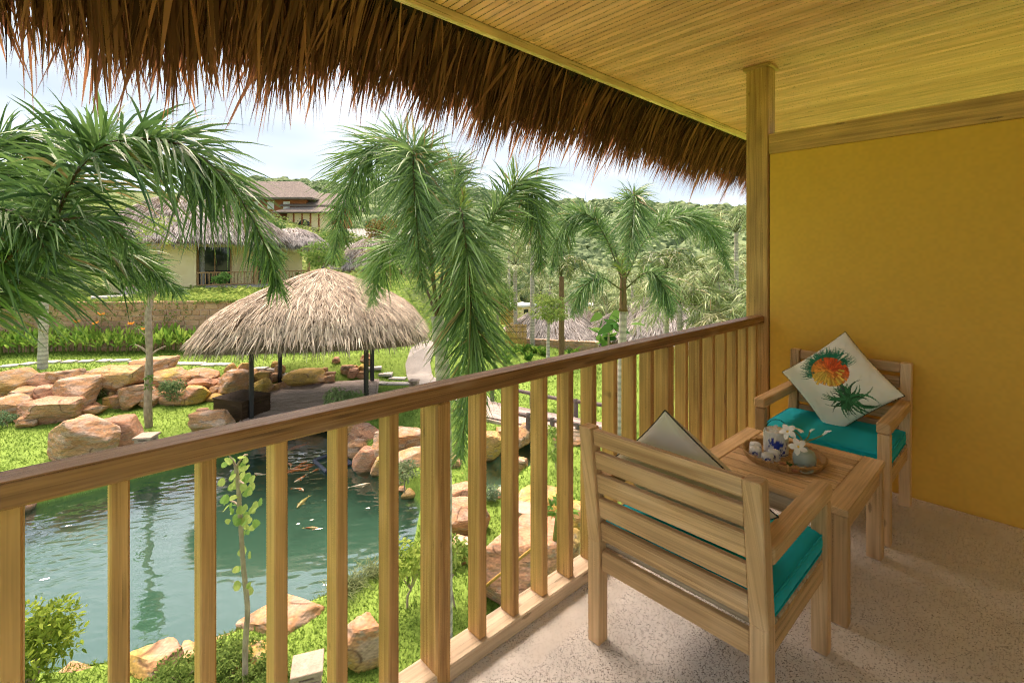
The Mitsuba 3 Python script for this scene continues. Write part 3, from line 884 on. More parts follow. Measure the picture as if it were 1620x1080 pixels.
# ------------------------------------------------------------------ rocks
def sandstone(p, n, uv):
    k = uv.x
    a = fbm(p.x * 1.1 + k * 9, p.y * 1.1, p.z * 1.6, 3)
    b = fbm(p.x * 4.0, p.y * 4.0, p.z * 9.0 + k, 3)
    c = noise(p.x * 38, p.y * 38, p.z * 60)
    warm = mix((.37, .180, .082), (.50, .32, .165), a)
    col = mix(warm, (.43, .33, .25), smoothstep(.44, .68, b) * .85)
    col = mix(col, (.43, .215, .14), smoothstep(.35, .75, cell_rand(k * 991, 3, 1)) * .6)
    col = mix(col, (.45, .31, .08), smoothstep(.62, .8, cell_rand(k * 577, 7, 1)) * smoothstep(.35, .6, a))
    strat = noise(p.x * 1.5, p.y * 1.5, p.z * 26 + b * 5)
    d = fbm(p.x * 14, p.y * 14, p.z * 22, 3)
    col = mix(col, (.30, .26, .20), smoothstep(.58, .72, d) * .6)
    col = col * (0.62 + 0.58 * c) * (0.74 + .44 * strat)
    crack = smoothstep(.035, .0, dr.abs(noise(p.x * 2.1 + k * 5, p.y * 2.1, p.z * 3.4) - .5)) * smoothstep(.4, .6, b)
    col = mix(col, (.10, .055, .03), crack * .8)
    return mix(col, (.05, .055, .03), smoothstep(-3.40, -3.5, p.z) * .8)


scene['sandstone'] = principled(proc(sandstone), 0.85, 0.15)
import trimesh as _tm
ICO = {k: _tm.creation.icosphere(k, 1.0) for k in (2, 3, 4)}


def rock(at, w, h, seed, label, cat='boulder', group=None, deep=0.75, yaw=0.0, lod=3, flat=0.0, sink=0.22, name='boulder', mat='sandstone'):
    r3 = np.random.default_rng(seed)
    s = ICO[lod]
    n = s.vertices
    pl = r3.normal(size=(15, 3))
    pl /= np.linalg.norm(pl, axis=1, keepdims=True)
    hh = r3.uniform(.62, .95, 15)
    pl = np.vstack([pl, [[0, 0, 1], [0, 0, -1], [1, 0, 0], [-1, 0, 0], [0, 1, 0], [0, -1, 0]]])
    hh = np.concatenate([hh, [.78 - flat * .2, .8, .92, .92, .9, .9]])
    dots = n @ pl.T
    rad = np.where(dots > .05, hh / np.maximum(dots, .05), 9.0)
    k = 46.0
    rad = -np.log(np.exp(-k * rad).sum(1)) / k
    v = n * rad[:, None]
    q = v * 1.6 + seed * 1.37
    v = v * (1 + .16 * (meshkit.fbm(q, 4, seed % 50)[:, None] - .5) + .09 * (meshkit.fbm(q * np.array([2.2, 2.2, 6.0]), 3, 3)[:, None] - .5))
    v = v / np.abs(v).max(0)
    ext = np.array([w / 2, w / 2 * deep, h / 2 * (1 + sink)])
    v = v * ext
    v[:, 2] += h / 2 * (1 - sink)
    a = math.atan2(RGT[1], RGT[0]) + yaw
    v = rotz(v, a) + np.asarray(at)
    u = np.tile([r3.random(), 0], (len(v), 1))
    return put(name, MB().add(v, s.faces, u), mat, smooth=False, uv=True, label=label, cat=cat, group=group)


WALLG = 'boulders stacked in the retaining wall of the upper lawn'
wall_rocks = [
    (((-1.04, 21.03, -2.65), 0.94, 0.65), 'rounded orange boulder, leftmost in the top course of the boulder wall'),
    (((-0.72, 21.33, -2.47), 0.39, 0.24), 'small tan stone behind the leftmost top boulder'),
    (((-0.40, 20.71, -2.57), 0.89, 0.45), 'boulder with grey patches just below the pale palm trunk'),
    (((0.15, 20.44, -2.50), 0.75, 0.43), 'brown boulder right of the pale palm trunk, top course'),
    (((0.64, 20.59, -2.42), 0.51, 0.24), 'small orange block in the top course of the boulder wall'),
    (((1.32, 19.33, -2.66), 1.43, 0.75), 'big flat faced boulder left of the thin tree'),
    (((1.95, 19.67, -2.46), 0.49, 0.35), 'orange boulder directly behind the thin tree, top course'),
    (((2.28, 19.64, -2.49), 1.04, 0.60), 'grey topped boulder crowning the wall behind the thin tree'),
    (((-1.26, 20.87, -2.75), 0.30, 0.15), 'little stone at the left edge, middle course'),
    (((-0.85, 20.28, -2.83), 0.86, 0.45), 'dark red boulder in the middle course'),
    (((-0.26, 19.86, -2.79), 0.73, 0.43), 'squarish brown boulder in the middle course'),
    (((0.40, 19.29, -2.80), 1.14, 0.68), 'pale grey and rust boulder leaning in the wall'),
    (((-1.08, 19.62, -3.09), 0.82, 0.59), 'rust streaked boulder low at the left end of the boulder wall'),
    (((-0.19, 18.79, -3.10), 1.88, 0.57), 'long layered orange boulder at the foot of the wall'),
    (((-0.70, 18.50, -3.12), 0.55, 0.26), 'low flat red stone at the foot of the wall'),
    (((0.67, 18.54, -3.09), 0.48, 0.26), 'small wedge stone right of the long layered boulder'),
    (((1.19, 18.66, -3.03), 0.34, 0.36), 'small brown stone under the flat faced boulder'),
    (((1.12, 19.05, -2.81), 0.23, 0.19), 'little dark stone beside the variegated bush'),
    (((1.55, 18.66, -3.04), 0.79, 0.59), 'yellow faced block just left of the thin tree'),
    (((1.96, 18.52, -3.07), 0.60, 0.49), 'low yellow boulder just right of the thin tree'),
    (((2.48, 19.02, -2.77), 1.22, 0.57), 'broad tan boulder right of the thin tree'),
    (((2.51, 18.28, -3.06), 0.94, 0.35), 'low boulder behind the grey green bush'),
    (((3.09, 17.96, -3.09), 0.76, 0.46), 'dark gold boulder right of the grey green bush'),
    (((3.45, 19.02, -2.61), 1.19, 0.32), 'pale flat slab on top of the wall near the gazebo'),
    (((3.34, 18.58, -2.80), 1.03, 0.31), 'brown flat slab under the pale one'),
    (((3.62, 18.10, -2.97), 0.41, 0.25), 'small yellow stone between larger blocks near the gazebo'),
    (((3.82, 18.46, -2.78), 0.17, 0.23), 'tiny yellow stone wedged beside the big yellow block'),
    (((4.21, 17.91, -2.99), 1.04, 0.65), 'big yellow block beside the dark timber box'),
    (((3.63, 17.82, -3.10), 0.69, 0.20), 'low tan stone behind the dark timber box'),
    (((4.01, 17.74, -3.09), 0.45, 0.18), 'low yellow stone under the big yellow block'),
    (((4.98, 18.10, -2.81), 0.59, 0.35), 'brown stone in the top course left of the gazebo back post'),
    (((4.93, 17.51, -3.09), 0.70, 0.48), 'tan rounded boulder left of the gazebo back post'),
    (((5.39, 18.05, -2.79), 0.37, 0.20), 'small red stone behind the gazebo back post'),
    (((5.23, 17.45, -3.12), 0.30, 0.28), 'small pinkish stone beside the gazebo deck'),
    (((6.25, 17.63, -3.02), 1.48, 0.42), 'long brown boulder behind the gazebo deck'),
    (((7.02, 17.25, -3.06), 0.54, 0.27), 'reddish stone at the far right of the boulder wall'),
]
for i, ((p, w, h_), lb) in enumerate(wall_rocks):
    rock(p, w * 1.06, h_ * 1.12, 100 + i, lb, group=WALLG, deep=1.1 if w < h_ * 1.9 else .75, sink=.10)
for k in range(70):
    r_ = rng.uniform(-15.5, -5.4)
    e_ = float(np.interp(r_, EDGE_R, EDGE_D))
    f_ = rng.random()
    q_ = garden(e_ + .05 + 1.4 * f_, r_)
    s_ = rng.uniform(.18, .36)
    rock((q_[0], q_[1], -3.12 + .60 * f_), s_ * 1.3, s_, 400 + k, 'small stone wedged between the big boulders of the retaining wall', 'stone', 'small stones wedged in the boulder wall', deep=.9, lod=2, name='wedge_stone')
lawn_rocks = [
    (((0.42, 15.06, -3.10), 1.44, 0.87), 3, 'big pointed orange boulder lying on the lower lawn'),
    (((1.08, 15.28, -3.10), 0.90, 0.62), 14, 'orange boulder overlapping the big pointed one on the lawn'),
    (((2.93, 14.81, -3.10), 1.04, 0.47), 5, 'low pink boulder in front of the dark timber box'),
    (((3.02, 16.72, -3.10), 0.37, 0.11), 6, 'tiny flat stone in the lawn'),
    (((-0.51, 13.54, -3.50), 0.32, 0.27), 7, 'small pale stone at the far pond edge'),
    (((4.34, 14.54, -3.55), 1.06, 0.46), 11, 'dark mossy boulder under the gazebo edge'),
    (((5.20, 14.14, -3.55), 1.19, 0.40), 12, 'boulder at the back of the pond'),
    (((5.58, 12.23, -3.40), 0.76, 0.60), 15, 'grey boulder at the back right of the pond'),
    (((5.71, 11.82, -3.35), 0.88, 0.49), 16, 'brown faceted boulder behind the pale pond stones'),
    (((5.48, 11.45, -3.50), 0.73, 0.41), 17, 'rounded tan boulder touching the water by the black frame'),
    (((5.30, 10.70, -3.55), 0.69, 0.54), 18, 'pale boulder dipping into the pond'),
    (((5.40, 10.18, -3.50), 0.49, 0.41), 19, 'small pale stone beside the boulder dipping into the pond'),
    (((5.98, 10.46, -3.25), 1.19, 0.55), 20, 'broad flat pink boulder behind the stout baluster'),
    (((5.75, 9.49, -3.35), 0.93, 0.48), 21, 'brown boulder under the trailing grey plant'),
    (((6.29, 9.10, -3.30), 0.85, 0.43), 22, 'tan boulder behind the hanging palm frond'),
    (((5.42, 9.42, -3.50), 0.50, 0.14), 23, 'flat mossy stone at the right pond edge'),
    (((5.43, 8.85, -3.52), 0.53, 0.13), 24, 'pale flat stone at the right pond edge'),
    (((5.32, 9.19, -3.50), 0.22, 0.09), 25, 'small red pebble stone at the right pond edge'),
    (((6.17, 8.37, -3.30), 0.54, 0.16), 26, 'flat pink slab right of the stout baluster'),
    (((5.42, 7.39, -3.25), 0.69, 0.40), 27, 'pink boulder right of the stout baluster'),
    (((5.00, 6.52, -3.15), 0.81, 0.49), 28, 'large pink boulder beside the pond path'),
    (((4.46, 6.01, -3.10), 0.50, 0.29), 29, 'low pink boulder in the grass'),
    (((7.76, 9.18, -3.45), 0.72, 0.56), 30, 'boulder on the left bank of the inlet'),
    (((8.58, 9.22, -3.40), 0.85, 0.43), 31, 'boulder under the end of the walkway'),
    (((9.09, 9.22, -3.30), 0.61, 0.34), 32, 'dark boulder in the shade of the walkway'),
    (((7.63, 7.90, -3.40), 0.37, 0.31), 33, 'layered tan stone on the right bank of the inlet'),
    (((9.31, 7.85, -3.20), 0.94, 0.41), 34, 'pink boulder at the right end of the inlet'),
    (((6.22, 7.03, -3.20), 0.49, 0.17), 35, 'flat tan stone at the near end of the inlet'),
    (((6.05, 5.96, -3.10), 1.06, 0.46), 36, 'broad cracked boulder beside the slate lamp'),
    (((6.29, 5.31, -3.10), 0.59, 0.42), 37, 'orange boulder right of the broad cracked one'),
    (((4.62, 4.86, -3.10), 1.31, 0.73), 38, 'big orange slab boulder below the railing'),
    (((5.36, 4.77, -3.10), 0.65, 0.65), 39, 'rust boulder behind the yellow bamboo stem'),
    (((2.05, 6.50, -3.35), 1.04, 0.35), 40, 'long red slab at the near pond edge'),
    (((2.74, 6.31, -3.40), 0.68, 0.20), 46, 'red slab continuing along the near pond edge'),
    (((0.78, 6.79, -3.35), 0.64, 0.37), 41, 'rounded orange boulder at the near pond edge'),
    (((1.11, 6.64, -3.35), 0.41, 0.29), 42, 'pink boulder right of the rounded orange one'),
    (((1.46, 6.73, -3.40), 0.46, 0.20), 47, 'orange boulder just behind the clipped green bushes'),
    (((2.51, 5.19, -3.10), 0.46, 0.44), 43, 'pale pink boulder on the near lawn'),
    (((3.74, 6.24, -3.40), 0.41, 0.24), 44, 'brown stone at the pond edge under leafy twigs'),
    (((1.58, 5.88, -3.10), 0.42, 0.24), 45, 'flat brown slab left of the near slate lamp'),
    (((0.14, 7.27, -3.35), 0.49, 0.24), 48, 'reddish stone behind the feathery shrub'),
    (((0.42, 7.13, -3.40), 0.40, 0.17), 49, 'flat grey pink stone right of the feathery shrub'),
]
for (p, w, h_), sd, lb in lawn_rocks:
    rock(p, w * 1.05, h_ * 1.12, 200 + sd, lb, deep=.8 if h_ > w * .4 else .65, group='garden boulders', lod=4 if w > .9 else 3, flat=.3)


# ------------------------------------------------------------------ thatched roofs, gazebo
def roof_profile(hx, hy, ex, prof, n=96, power=4.5):
    """A hipped, round-cornered roof: rows of rings from the ridge down. prof: (fraction 0..1, height)."""
    th = np.arange(n) * 2 * np.pi / n
    c, s = np.cos(th), np.sin(th)
    den = (np.abs(c) ** power + np.abs(s) ** power) ** (1 / power)
    ux, uy = c / den, s / den
    rows = []
    for f, z in prof:
        rows.append(np.column_stack([ux * (hx * f + ex * (1 - f)), uy * hy * f, np.full(n, z)]))
    return np.array(rows)


def thatch_roof(parent, centre, yaw, hx, hy, prof, nb, blen, bw, c0, c1, ridge=0.0, fringe=0.4, fr_n=800, seedy=0.1):
    rows = roof_profile(hx, hy, ridge, prof)
    m, n = rows.shape[:2]
    V = rows.reshape(-1, 3)
    V[:, 2] += 0.05 * (meshkit.fbm(V * 2.2 + seedy * 31, 3, 3) - .5)
    i = np.arange(n)
    F = np.vstack([np.stack([k * n + i, (k + 1) * n + i, (k + 1) * n + (i + 1) % n, k * n + (i + 1) % n], 1) for k in range(m - 1)])
    inner = V.copy()
    inner[:, 2] -= 0.18
    mb = MB().add(rotz(V, yaw) + centre, F).add(rotz(inner, yaw) + centre, F[:, ::-1])
    e0, e1 = (m - 1) * n + i, (m - 1) * n + (i + 1) % n
    mb.f.append(np.vstack([np.stack([e0, e0 + m * n, e1 + m * n], 1), np.stack([e0, e1 + m * n, e1], 1)]))
    rk = put('roof', mb, 'thatch_base', parent, smooth=False)
    # blades over the surface
    area = np.linspace(0, 1, m)
    fr = np.array([p[0] for p in prof])
    zz = np.array([p[1] for p in prof])
    t = np.sqrt(rng.random(nb)) * 0.99
    th = rng.uniform(0, 2 * np.pi, nb)
    # even spread round a long roof
    power = 4.5

    def surf(t, th):
        c, s = np.cos(th), np.sin(th)
        den = (np.abs(c) ** power + np.abs(s) ** power) ** (1 / power)
        f = np.clip(t, 0, None)
        return np.stack([c / den * (hx * f + ridge * (1 - np.minimum(f, 1))), s / den * hy * f, np.interp(np.minimum(f, 1), fr, zz) - np.maximum(f - 1, 0) * 2.5], -1)
    p = surf(t, th)
    q = surf(t + .06, th)
    dn = q - p
    dn /= np.linalg.norm(dn, axis=1, keepdims=True) + 1e-9
    out = np.stack([p[:, 0] * .3, p[:, 1] * .3, np.full(nb, 1.0)], 1)
    out /= np.linalg.norm(out, axis=1, keepdims=True)
    tang = np.cross(dn, out)
    lift = rng.uniform(0.015, 0.06, nb) + .03
    jit = rng.normal(0, 0.22, nb)
    along = (dn + tang * jit[:, None]) * (blen * rng.uniform(.6, 1.3, nb))[:, None] + out * (.05 * rng.random(nb))[:, None]
    base = p + out * lift[:, None] - along * .3
    col = tones(nb, c0, c1, .24, .8)
    mb = strips(base, along, np.ones(nb), bw * rng.uniform(.6, 1.3, nb), -out * .03, col, 2, side=tang + out * rng.normal(0, .25, (nb, 1)), taper=.8)
    nf = fr_n
    th = rng.uniform(0, 2 * np.pi, nf)
    t = rng.uniform(.93, 1.0, nf)
    p = surf(t, th)
    q = surf(t + .05, th)
    dn = q - p
    dn /= np.linalg.norm(dn, axis=1, keepdims=True) + 1e-9
    al = dn * .6 + np.stack([rng.normal(0, .12, nf), rng.normal(0, .12, nf), -1.0 + 0 * th], 1) * .55
    L = fringe * rng.uniform(.5, 1.25, nf)
    strips(p - al * .1 + (0, 0, .05), al, L, bw * rng.uniform(.6, 1.3, nf), np.stack([0 * th, 0 * th, -.25 * L], 1), tones(nf, tuple(.72 * x for x in c0), c1, .16, 1.5), 3, taper=.85, mb=mb)
    for k in range(len(mb.v)):
        mb.v[k] = rotz(mb.v[k], yaw) + centre
    put('thatch', mb, 'blade', parent, colour=True, kind='stuff')
    return rk


scene['thatch_base'] = principled(proc(lambda p, n, uv: mix((.085, .06, .04), (.20, .155, .11), fbm(p.x * 14, p.y * 14, p.z * 20, 3))), 0.9, 0.1)

GA, GB_, GC, GD = (np.array(garden(*q)) for q in ((13.5, -7.29), (16.9, -8.1), (17.62, -5.04), (14.2, -4.23)))
gz = thing('gazebo', 'open gazebo with a shaggy round thatched roof on slim black posts over a timber deck', 'gazebo')
gc = (GA + GB_ + GC + GD) / 4
gyaw = math.atan2((GD - GA)[1], (GD - GA)[0])
thatch_roof(gz, np.array([gc[0] + .12 * RGT[0], gc[1] + .12 * RGT[1], 0]), gyaw, 3.12, 3.12, [(0, 1.02), (.08, .97), (.22, .82), (.4, .58), (.55, .36), (.7, .12), (.82, -.13), (.92, -.42), (1.0, -.80)], 13000, .46, .034, (.30, .235, .17), (.76, .655, .53), fringe=.42, fr_n=3800)
scene['black_metal'] = principled((.018, .019, .022), 0.4, 0.4)
put('finial', lathe([(.0005, 1.16), (.03, 1.14), (.05, 1.0), (.09, .9)], 12, (gc[0] + .1, gc[1], 0)), 'black_metal', gz, smooth=True)
for q in (GA, GB_, GC, GD):
    e = q + (gc - q) * .02
    put('post', board((e[0] - .055, e[1] - .055, -3.05), (e[0] + .055, e[1] + .055, -.6), .008), 'black_metal', gz)
scene['deck_wood'] = wood((.22, .165, .13), (.42, .33, .27), (.46, .40, .35), 0.65, 0.3, 0.4, .2)
dk = thing('gazebo_deck', 'grey brown plank deck under the thatched gazebo', 'deck')
ux, uy = (GD - GA) / np.linalg.norm(GD - GA), (GB_ - GA) / np.linalg.norm(GB_ - GA)
LX, LY = np.linalg.norm(GD - GA) + .3, np.linalg.norm(GB_ - GA) + .3
npl = 27
for k in range(npl):
    w = LY / npl
    v, f = chamfer_box((0, k * w + .004, -.045), (LX, (k + 1) * w - .004, rng.uniform(-.003, .003)), .004)
    u = grain_uv(v, 0)
    o2 = GA - ux * .15 - uy * .15
    v = np.column_stack([o2[0] + v[:, 0] * ux[0] + v[:, 1] * uy[0], o2[1] + v[:, 0] * ux[1] + v[:, 1] * uy[1], v[:, 2] - 3.0])
    put('plank', MB().add(v, f, u), 'deck_wood', dk, uv=True)


def oriented(mb, o, a, bdir):
    """Maps a local mesh (x along a, y along b) to the ground point o."""
    for k in range(len(mb.v)):
        v = mb.v[k]
        mb.v[k] = np.column_stack([o[0] + v[:, 0] * a[0] + v[:, 1] * bdir[0], o[1] + v[:, 0] * a[1] + v[:, 1] * bdir[1], v[:, 2] + (o[2] if len(o) > 2 else 0)])
    return mb


scene['path_concrete'] = principled(proc(lambda p, n, uv: mix((.22, .205, .185), (.31, .29, .265), fbm(p.x * 3, p.y * 3, p.z * 5, 4)) * (.85 + .22 * noise(p.x * 60, p.y * 60, p.z * 60))), 0.9, 0.1)
scene['concrete'] = principled(proc(lambda p, n, uv: mix((.36, .34, .31), (.50, .47, .43), fbm(p.x * 5, p.y * 5, p.z * 5, 4)) * (.88 + .2 * noise(p.x * 90, p.y * 90, p.z * 90))), 0.85, 0.2)
o2 = GA - ux * .22 - uy * .22
for lo, hi in (((0, 0, -.34), (LX + .14, .06, -.01)), ((0, LY + .08, -.34), (LX + .14, LY + .14, -.01)), ((0, .062, -.34), (.06, LY + .078, -.01)), ((LX + .08, .062, -.34), (LX + .14, LY + .078, -.01))):
    put('edge_board', oriented(board(lo, hi, .004), (*o2, -3.0), ux, uy), 'deck_wood', dk, uv=True)

tbx = thing('timber_box', 'low dark brown timber box on the grass beside the gazebo post', 'box')
bo = np.array((3.14, 15.85, -3.10))
ba, bb = RGT * .93 - FWD * .37, FWD * .93 + RGT * .37
for k in range(4):
    put('board', oriented(board((0, 0, .14 * k + .004), (1.12, .03, .14 * (k + 1)), .004), bo, ba, bb), 'wood_dark', tbx, uv=True)
    put('board', oriented(board((0, .92, .14 * k + .004), (1.12, .95, .14 * (k + 1)), .004), bo, ba, bb), 'wood_dark', tbx, uv=True)
    put('board', oriented(board((0, .032, .14 * k + .004), (.03, .918, .14 * (k + 1)), .004), bo, ba, bb), 'wood_dark', tbx, uv=True)
    put('board', oriented(board((1.09, .032, .14 * k + .004), (1.12, .918, .14 * (k + 1)), .004), bo, ba, bb), 'wood_dark', tbx, uv=True)
for k in range(6):
    put('lid_board', oriented(board((-.02, -.02 + .165 * k, .565), (1.14, -.02 + .165 * k + .16, .595), .004), bo, ba, bb), 'wood_dark', tbx, uv=True)

# stepping stones
ORD = 'first second third fourth fifth sixth seventh eighth ninth tenth eleventh twelfth thirteenth fourteenth fifteenth sixteenth seventeenth eighteenth'.split()
for i, p in enumerate([(-1.35, 24.48, -2.38), (-0.88, 24.45, -2.38), (-0.32, 24.35, -2.38), (0.20, 24.01, -2.38), (0.65, 23.74, -2.38), (1.15, 23.43, -2.38), (1.59, 23.01, -2.38), (1.98, 22.36, -2.38), (2.76, 21.36, -2.38), (3.13, 20.88, -2.38), (3.51, 20.52, -2.38), (3.86, 20.06, -2.38), (4.23, 19.86, -2.38), (5.17, 18.71, -2.38), (5.54, 18.50, -2.38), (5.79, 18.14, -2.38),
                       (6.12, 17.82, -2.40), (6.37, 17.32, -2.40), (8.76, 17.16, -2.60), (8.96, 16.69, -2.65), (9.19, 16.21, -2.70), (8.40, 16.03, -2.75), (8.72, 15.64, -2.80), (9.06, 15.35, -2.85)]):
    zz = float(ground_z(np.array([p[:2]]))[0])
    v, f = chamfer_box((-.26, -.17, -.06), (.26, .17, .035), .012)
    v[:, 0] *= 1 + .12 * rng.normal()
    v = rotz(v, math.atan2(RGT[1], RGT[0]) + rng.normal(0, .15)) + (p[0], p[1], zz + .02)
    put('stepping_stone', MB().add(v, f), 'concrete', label=('pale stepping stone, %s from the left in the long row across the upper lawn' % ORD[i]) if i < 18 else ('pale stepping stone near the curved path, %s of the short double row from the left' % ORD[i - 18]), cat='stepping stone', group='stepping stones across the upper lawn')

# the curved path
pp = Polygon([q[:2] for q in ((15.21, 20.84, -2.60), (13.38, 20.16, -2.60), (12.16, 19.21, -2.60), (10.88, 17.97, -2.65), (9.90, 16.87, -2.70), (9.34, 15.70, -2.80), (9.18, 14.66, -2.90), (9.16, 13.25, -3.00), (9.12, 11.84, -3.05), (9.83, 11.18, -3.05), (10.22, 12.26, -3.00), (10.21, 14.18, -2.90), (10.30, 15.49, -2.80), (10.87, 16.60, -2.70), (12.10, 17.78, -2.65), (14.19, 18.68, -2.60))]).buffer(.3).buffer(-.3)
tv, tf = _tm.creation.triangulate_polygon(pp.segmentize(.35), engine='earcut')
m2 = _tm.Trimesh(np.column_stack([tv, 0 * tv[:, 0]]), tf, process=False).subdivide().subdivide()
pv = np.array(m2.vertices)
pv[:, 2] = ground_z(pv[:, :2]) + .045
put('garden_path', MB().add(pv, m2.faces), 'path_concrete', smooth=True, label='curved pale concrete garden path', kind='structure')


# slate lamps: crossed slabs under a square cap
scene['slate'] = principled(proc(lambda p, n, uv: mix((.27, .195, .15), (.46, .36, .285), fbm(p.x * 13, p.y * 13, p.z * 30, 3)) * (.85 + .3 * noise(p.x * 70, p.y * 70, p.z * 200))), 0.8, 0.2)


def slate_lamp(p, s, hgt, label, yaw):
    t = thing('slate_lamp', label, 'garden lamp', 'stacked slate garden lamps')
    z = float(ground_z(np.array([p[:2]]))[0])
    L = 9
    th = (hgt - .05) / L
    for k in range(L):
        for sgn in (-1, 1):
            off = sgn * s * .32
            lo, hi = ((-s * .42, off - s * .1, th * k), (s * .42, off + s * .1, th * (k + 1) - .002)) if k % 2 == 0 else ((off - s * .1, -s * .42, th * k), (off + s * .1, s * .42, th * (k + 1) - .002))
            v, f = chamfer_box(lo, hi, .004)
            v = v + rng.normal(0, .004, 3)
            put('slab', MB().add(rotz(v, yaw) + (p[0], p[1], z), f), 'slate', t)
    v, f = chamfer_box((-s / 2, -s / 2, hgt - .05), (s / 2, s / 2, hgt), .006)
    put('cap', MB().add(rotz(v, yaw) + (p[0], p[1], z), f), 'slate', t)


slate_lamp((1.88, 5.17, -3.10), .31, .35, 'stacked slate garden lamp on the near lawn, closest to the balcony', 1.15)
slate_lamp((1.45, 14.15, -3.10), .40, .42, 'stacked slate garden lamp under the thin tree on the lower lawn', .95)
slate_lamp((4.25, 18.39, -2.40), .34, .38, 'stacked slate garden lamp on the upper lawn left of the gazebo', .8)
slate_lamp((8.84, 14.48, -2.85), .32, .36, 'stacked slate garden lamp beside the curved path', .7)
slate_lamp((5.67, 5.78, -3.10), .38, .42, 'stacked slate garden lamp beside the broad cracked boulder', .5)

# the floating black frame and the fish
fr_ = thing('floating_frame', 'square black pipe frame floating at the back of the pond', 'frame')
scene['black_plastic'] = principled((.03, .04, .06), 0.3, 0.5)
c4 = [np.array(q) + (0, 0, .03) for q in ((4.50, 11.95, -3.50), (4.48, 11.12, -3.50), (5.09, 11.16, -3.50), (5.06, 12.05, -3.50))]
for k in range(4):
    put('pipe', tube([c4[k], c4[(k + 1) % 4]], .045, 10), 'black_plastic', fr_, smooth=True)

scene['fish_skin'] = principled({'type': 'mesh_attribute', 'name': 'vertex_color'}, 0.35, 0.4)


def koi(p, L, yaw, c0, c1, label, depth=.045):
    s = np.linspace(0, 1, 14)
    rad = L * .105 * np.sin(np.pi * np.clip(s * .93 + .04, 0, 1)) ** .7 * (1 - .55 * s ** 2) + .002
    bend = rng.normal(0, .10)
    P_ = np.column_stack([L * (s - .5), L * bend * (s - .4) ** 2 * 3, 0 * s])
    mb = tube(P_, rad, 10)
    v, f, u, c = mb.arrays()
    pat = meshkit.fbm(np.column_stack([v[:, 0] / L * 5, v[:, 1] / L * 5, v[:, 2] * 0]) + p[0] * 9, 3, 7) > .5
    col = np.where(pat[:, None], c0, c1)
    e = P_[-1]
    fin = np.array([e + (-.02 * L, 0, 0), e + (.17 * L, .09 * L, 0), e + (.10 * L, 0, 0), e + (.17 * L, -.09 * L, 0)])
    pf = np.array([[-.2 * L, .09 * L, 0], [-.08 * L, .2 * L, -.01], [-.08 * L, .08 * L, 0], [-.2 * L, -.09 * L, 0], [-.08 * L, -.2 * L, -.01], [-.08 * L, -.08 * L, 0]])
    mb2 = MB().add(v * (1, 1, .9), f, None, col).add(fin, [[0, 1, 2], [0, 2, 3]], None, c1).add(pf, [[0, 1, 2], [3, 5, 4]], None, c0)
    for k in range(len(mb2.v)):
        mb2.v[k] = rotz(mb2.v[k], yaw) + (p[0], p[1], WATER - depth)
    put('koi', mb2, 'fish_skin', colour=True, smooth=True, label=label, cat='fish', group='koi in the pond')


ORA, WHI, GOL = np.array([.42, .13, .035]), np.array([.46, .42, .30]), np.array([.36, .32, .11])
for p in ((3.83, 12.60, -3.54), (3.93, 12.36, -3.54), (4.08, 12.32, -3.54), (4.14, 12.07, -3.54), (4.31, 12.21, -3.54), (4.34, 12.03, -3.54), (4.14, 11.88, -3.54), (3.99, 11.93, -3.54), (4.31, 11.87, -3.54), (4.47, 11.62, -3.54), (3.80, 12.20, -3.54), (3.36, 12.28, -3.54)):
    koi(p, rng.uniform(.28, .38), rng.uniform(0, 6.28), ORA, ORA * .8 if rng.random() < .4 else WHI, 'orange and white koi in the shoal at the back of the pond', .07)
koi((3.97, 11.34, -3.56), .36, .5, ORA, WHI, 'single orange koi swimming just in front of the shoal')
koi((3.79, 10.86, -3.56), .3, 1.9, WHI, ORA, 'pale koi with an orange head below the shoal')
koi((3.61, 10.22, -3.56), .45, .75, GOL, GOL * .8, 'large golden koi in the middle of the green water', .035)
koi((4.80, 10.08, -3.56), .42, 2.9, WHI, WHI * .8, 'white koi near the boulder dipping into the pond', .03)
koi((3.45, 9.22, -3.56), .3, 2.2, ORA * .8, GOL, 'dim orange koi deeper in the green water', .09)
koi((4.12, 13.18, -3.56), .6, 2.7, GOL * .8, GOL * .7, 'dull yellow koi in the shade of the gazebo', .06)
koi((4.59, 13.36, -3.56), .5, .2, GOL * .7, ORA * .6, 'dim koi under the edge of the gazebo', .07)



# ------------------------------------------------------------------ plants
PALM_D, PALM_L = (.075, .155, .058), (.26, .40, .135)
GREEN_D, GREEN_M, GREEN_L, GREEN_Y = (.055, .125, .040), (.10, .20, .045), (.19, .31, .075), (.31, .38, .08)


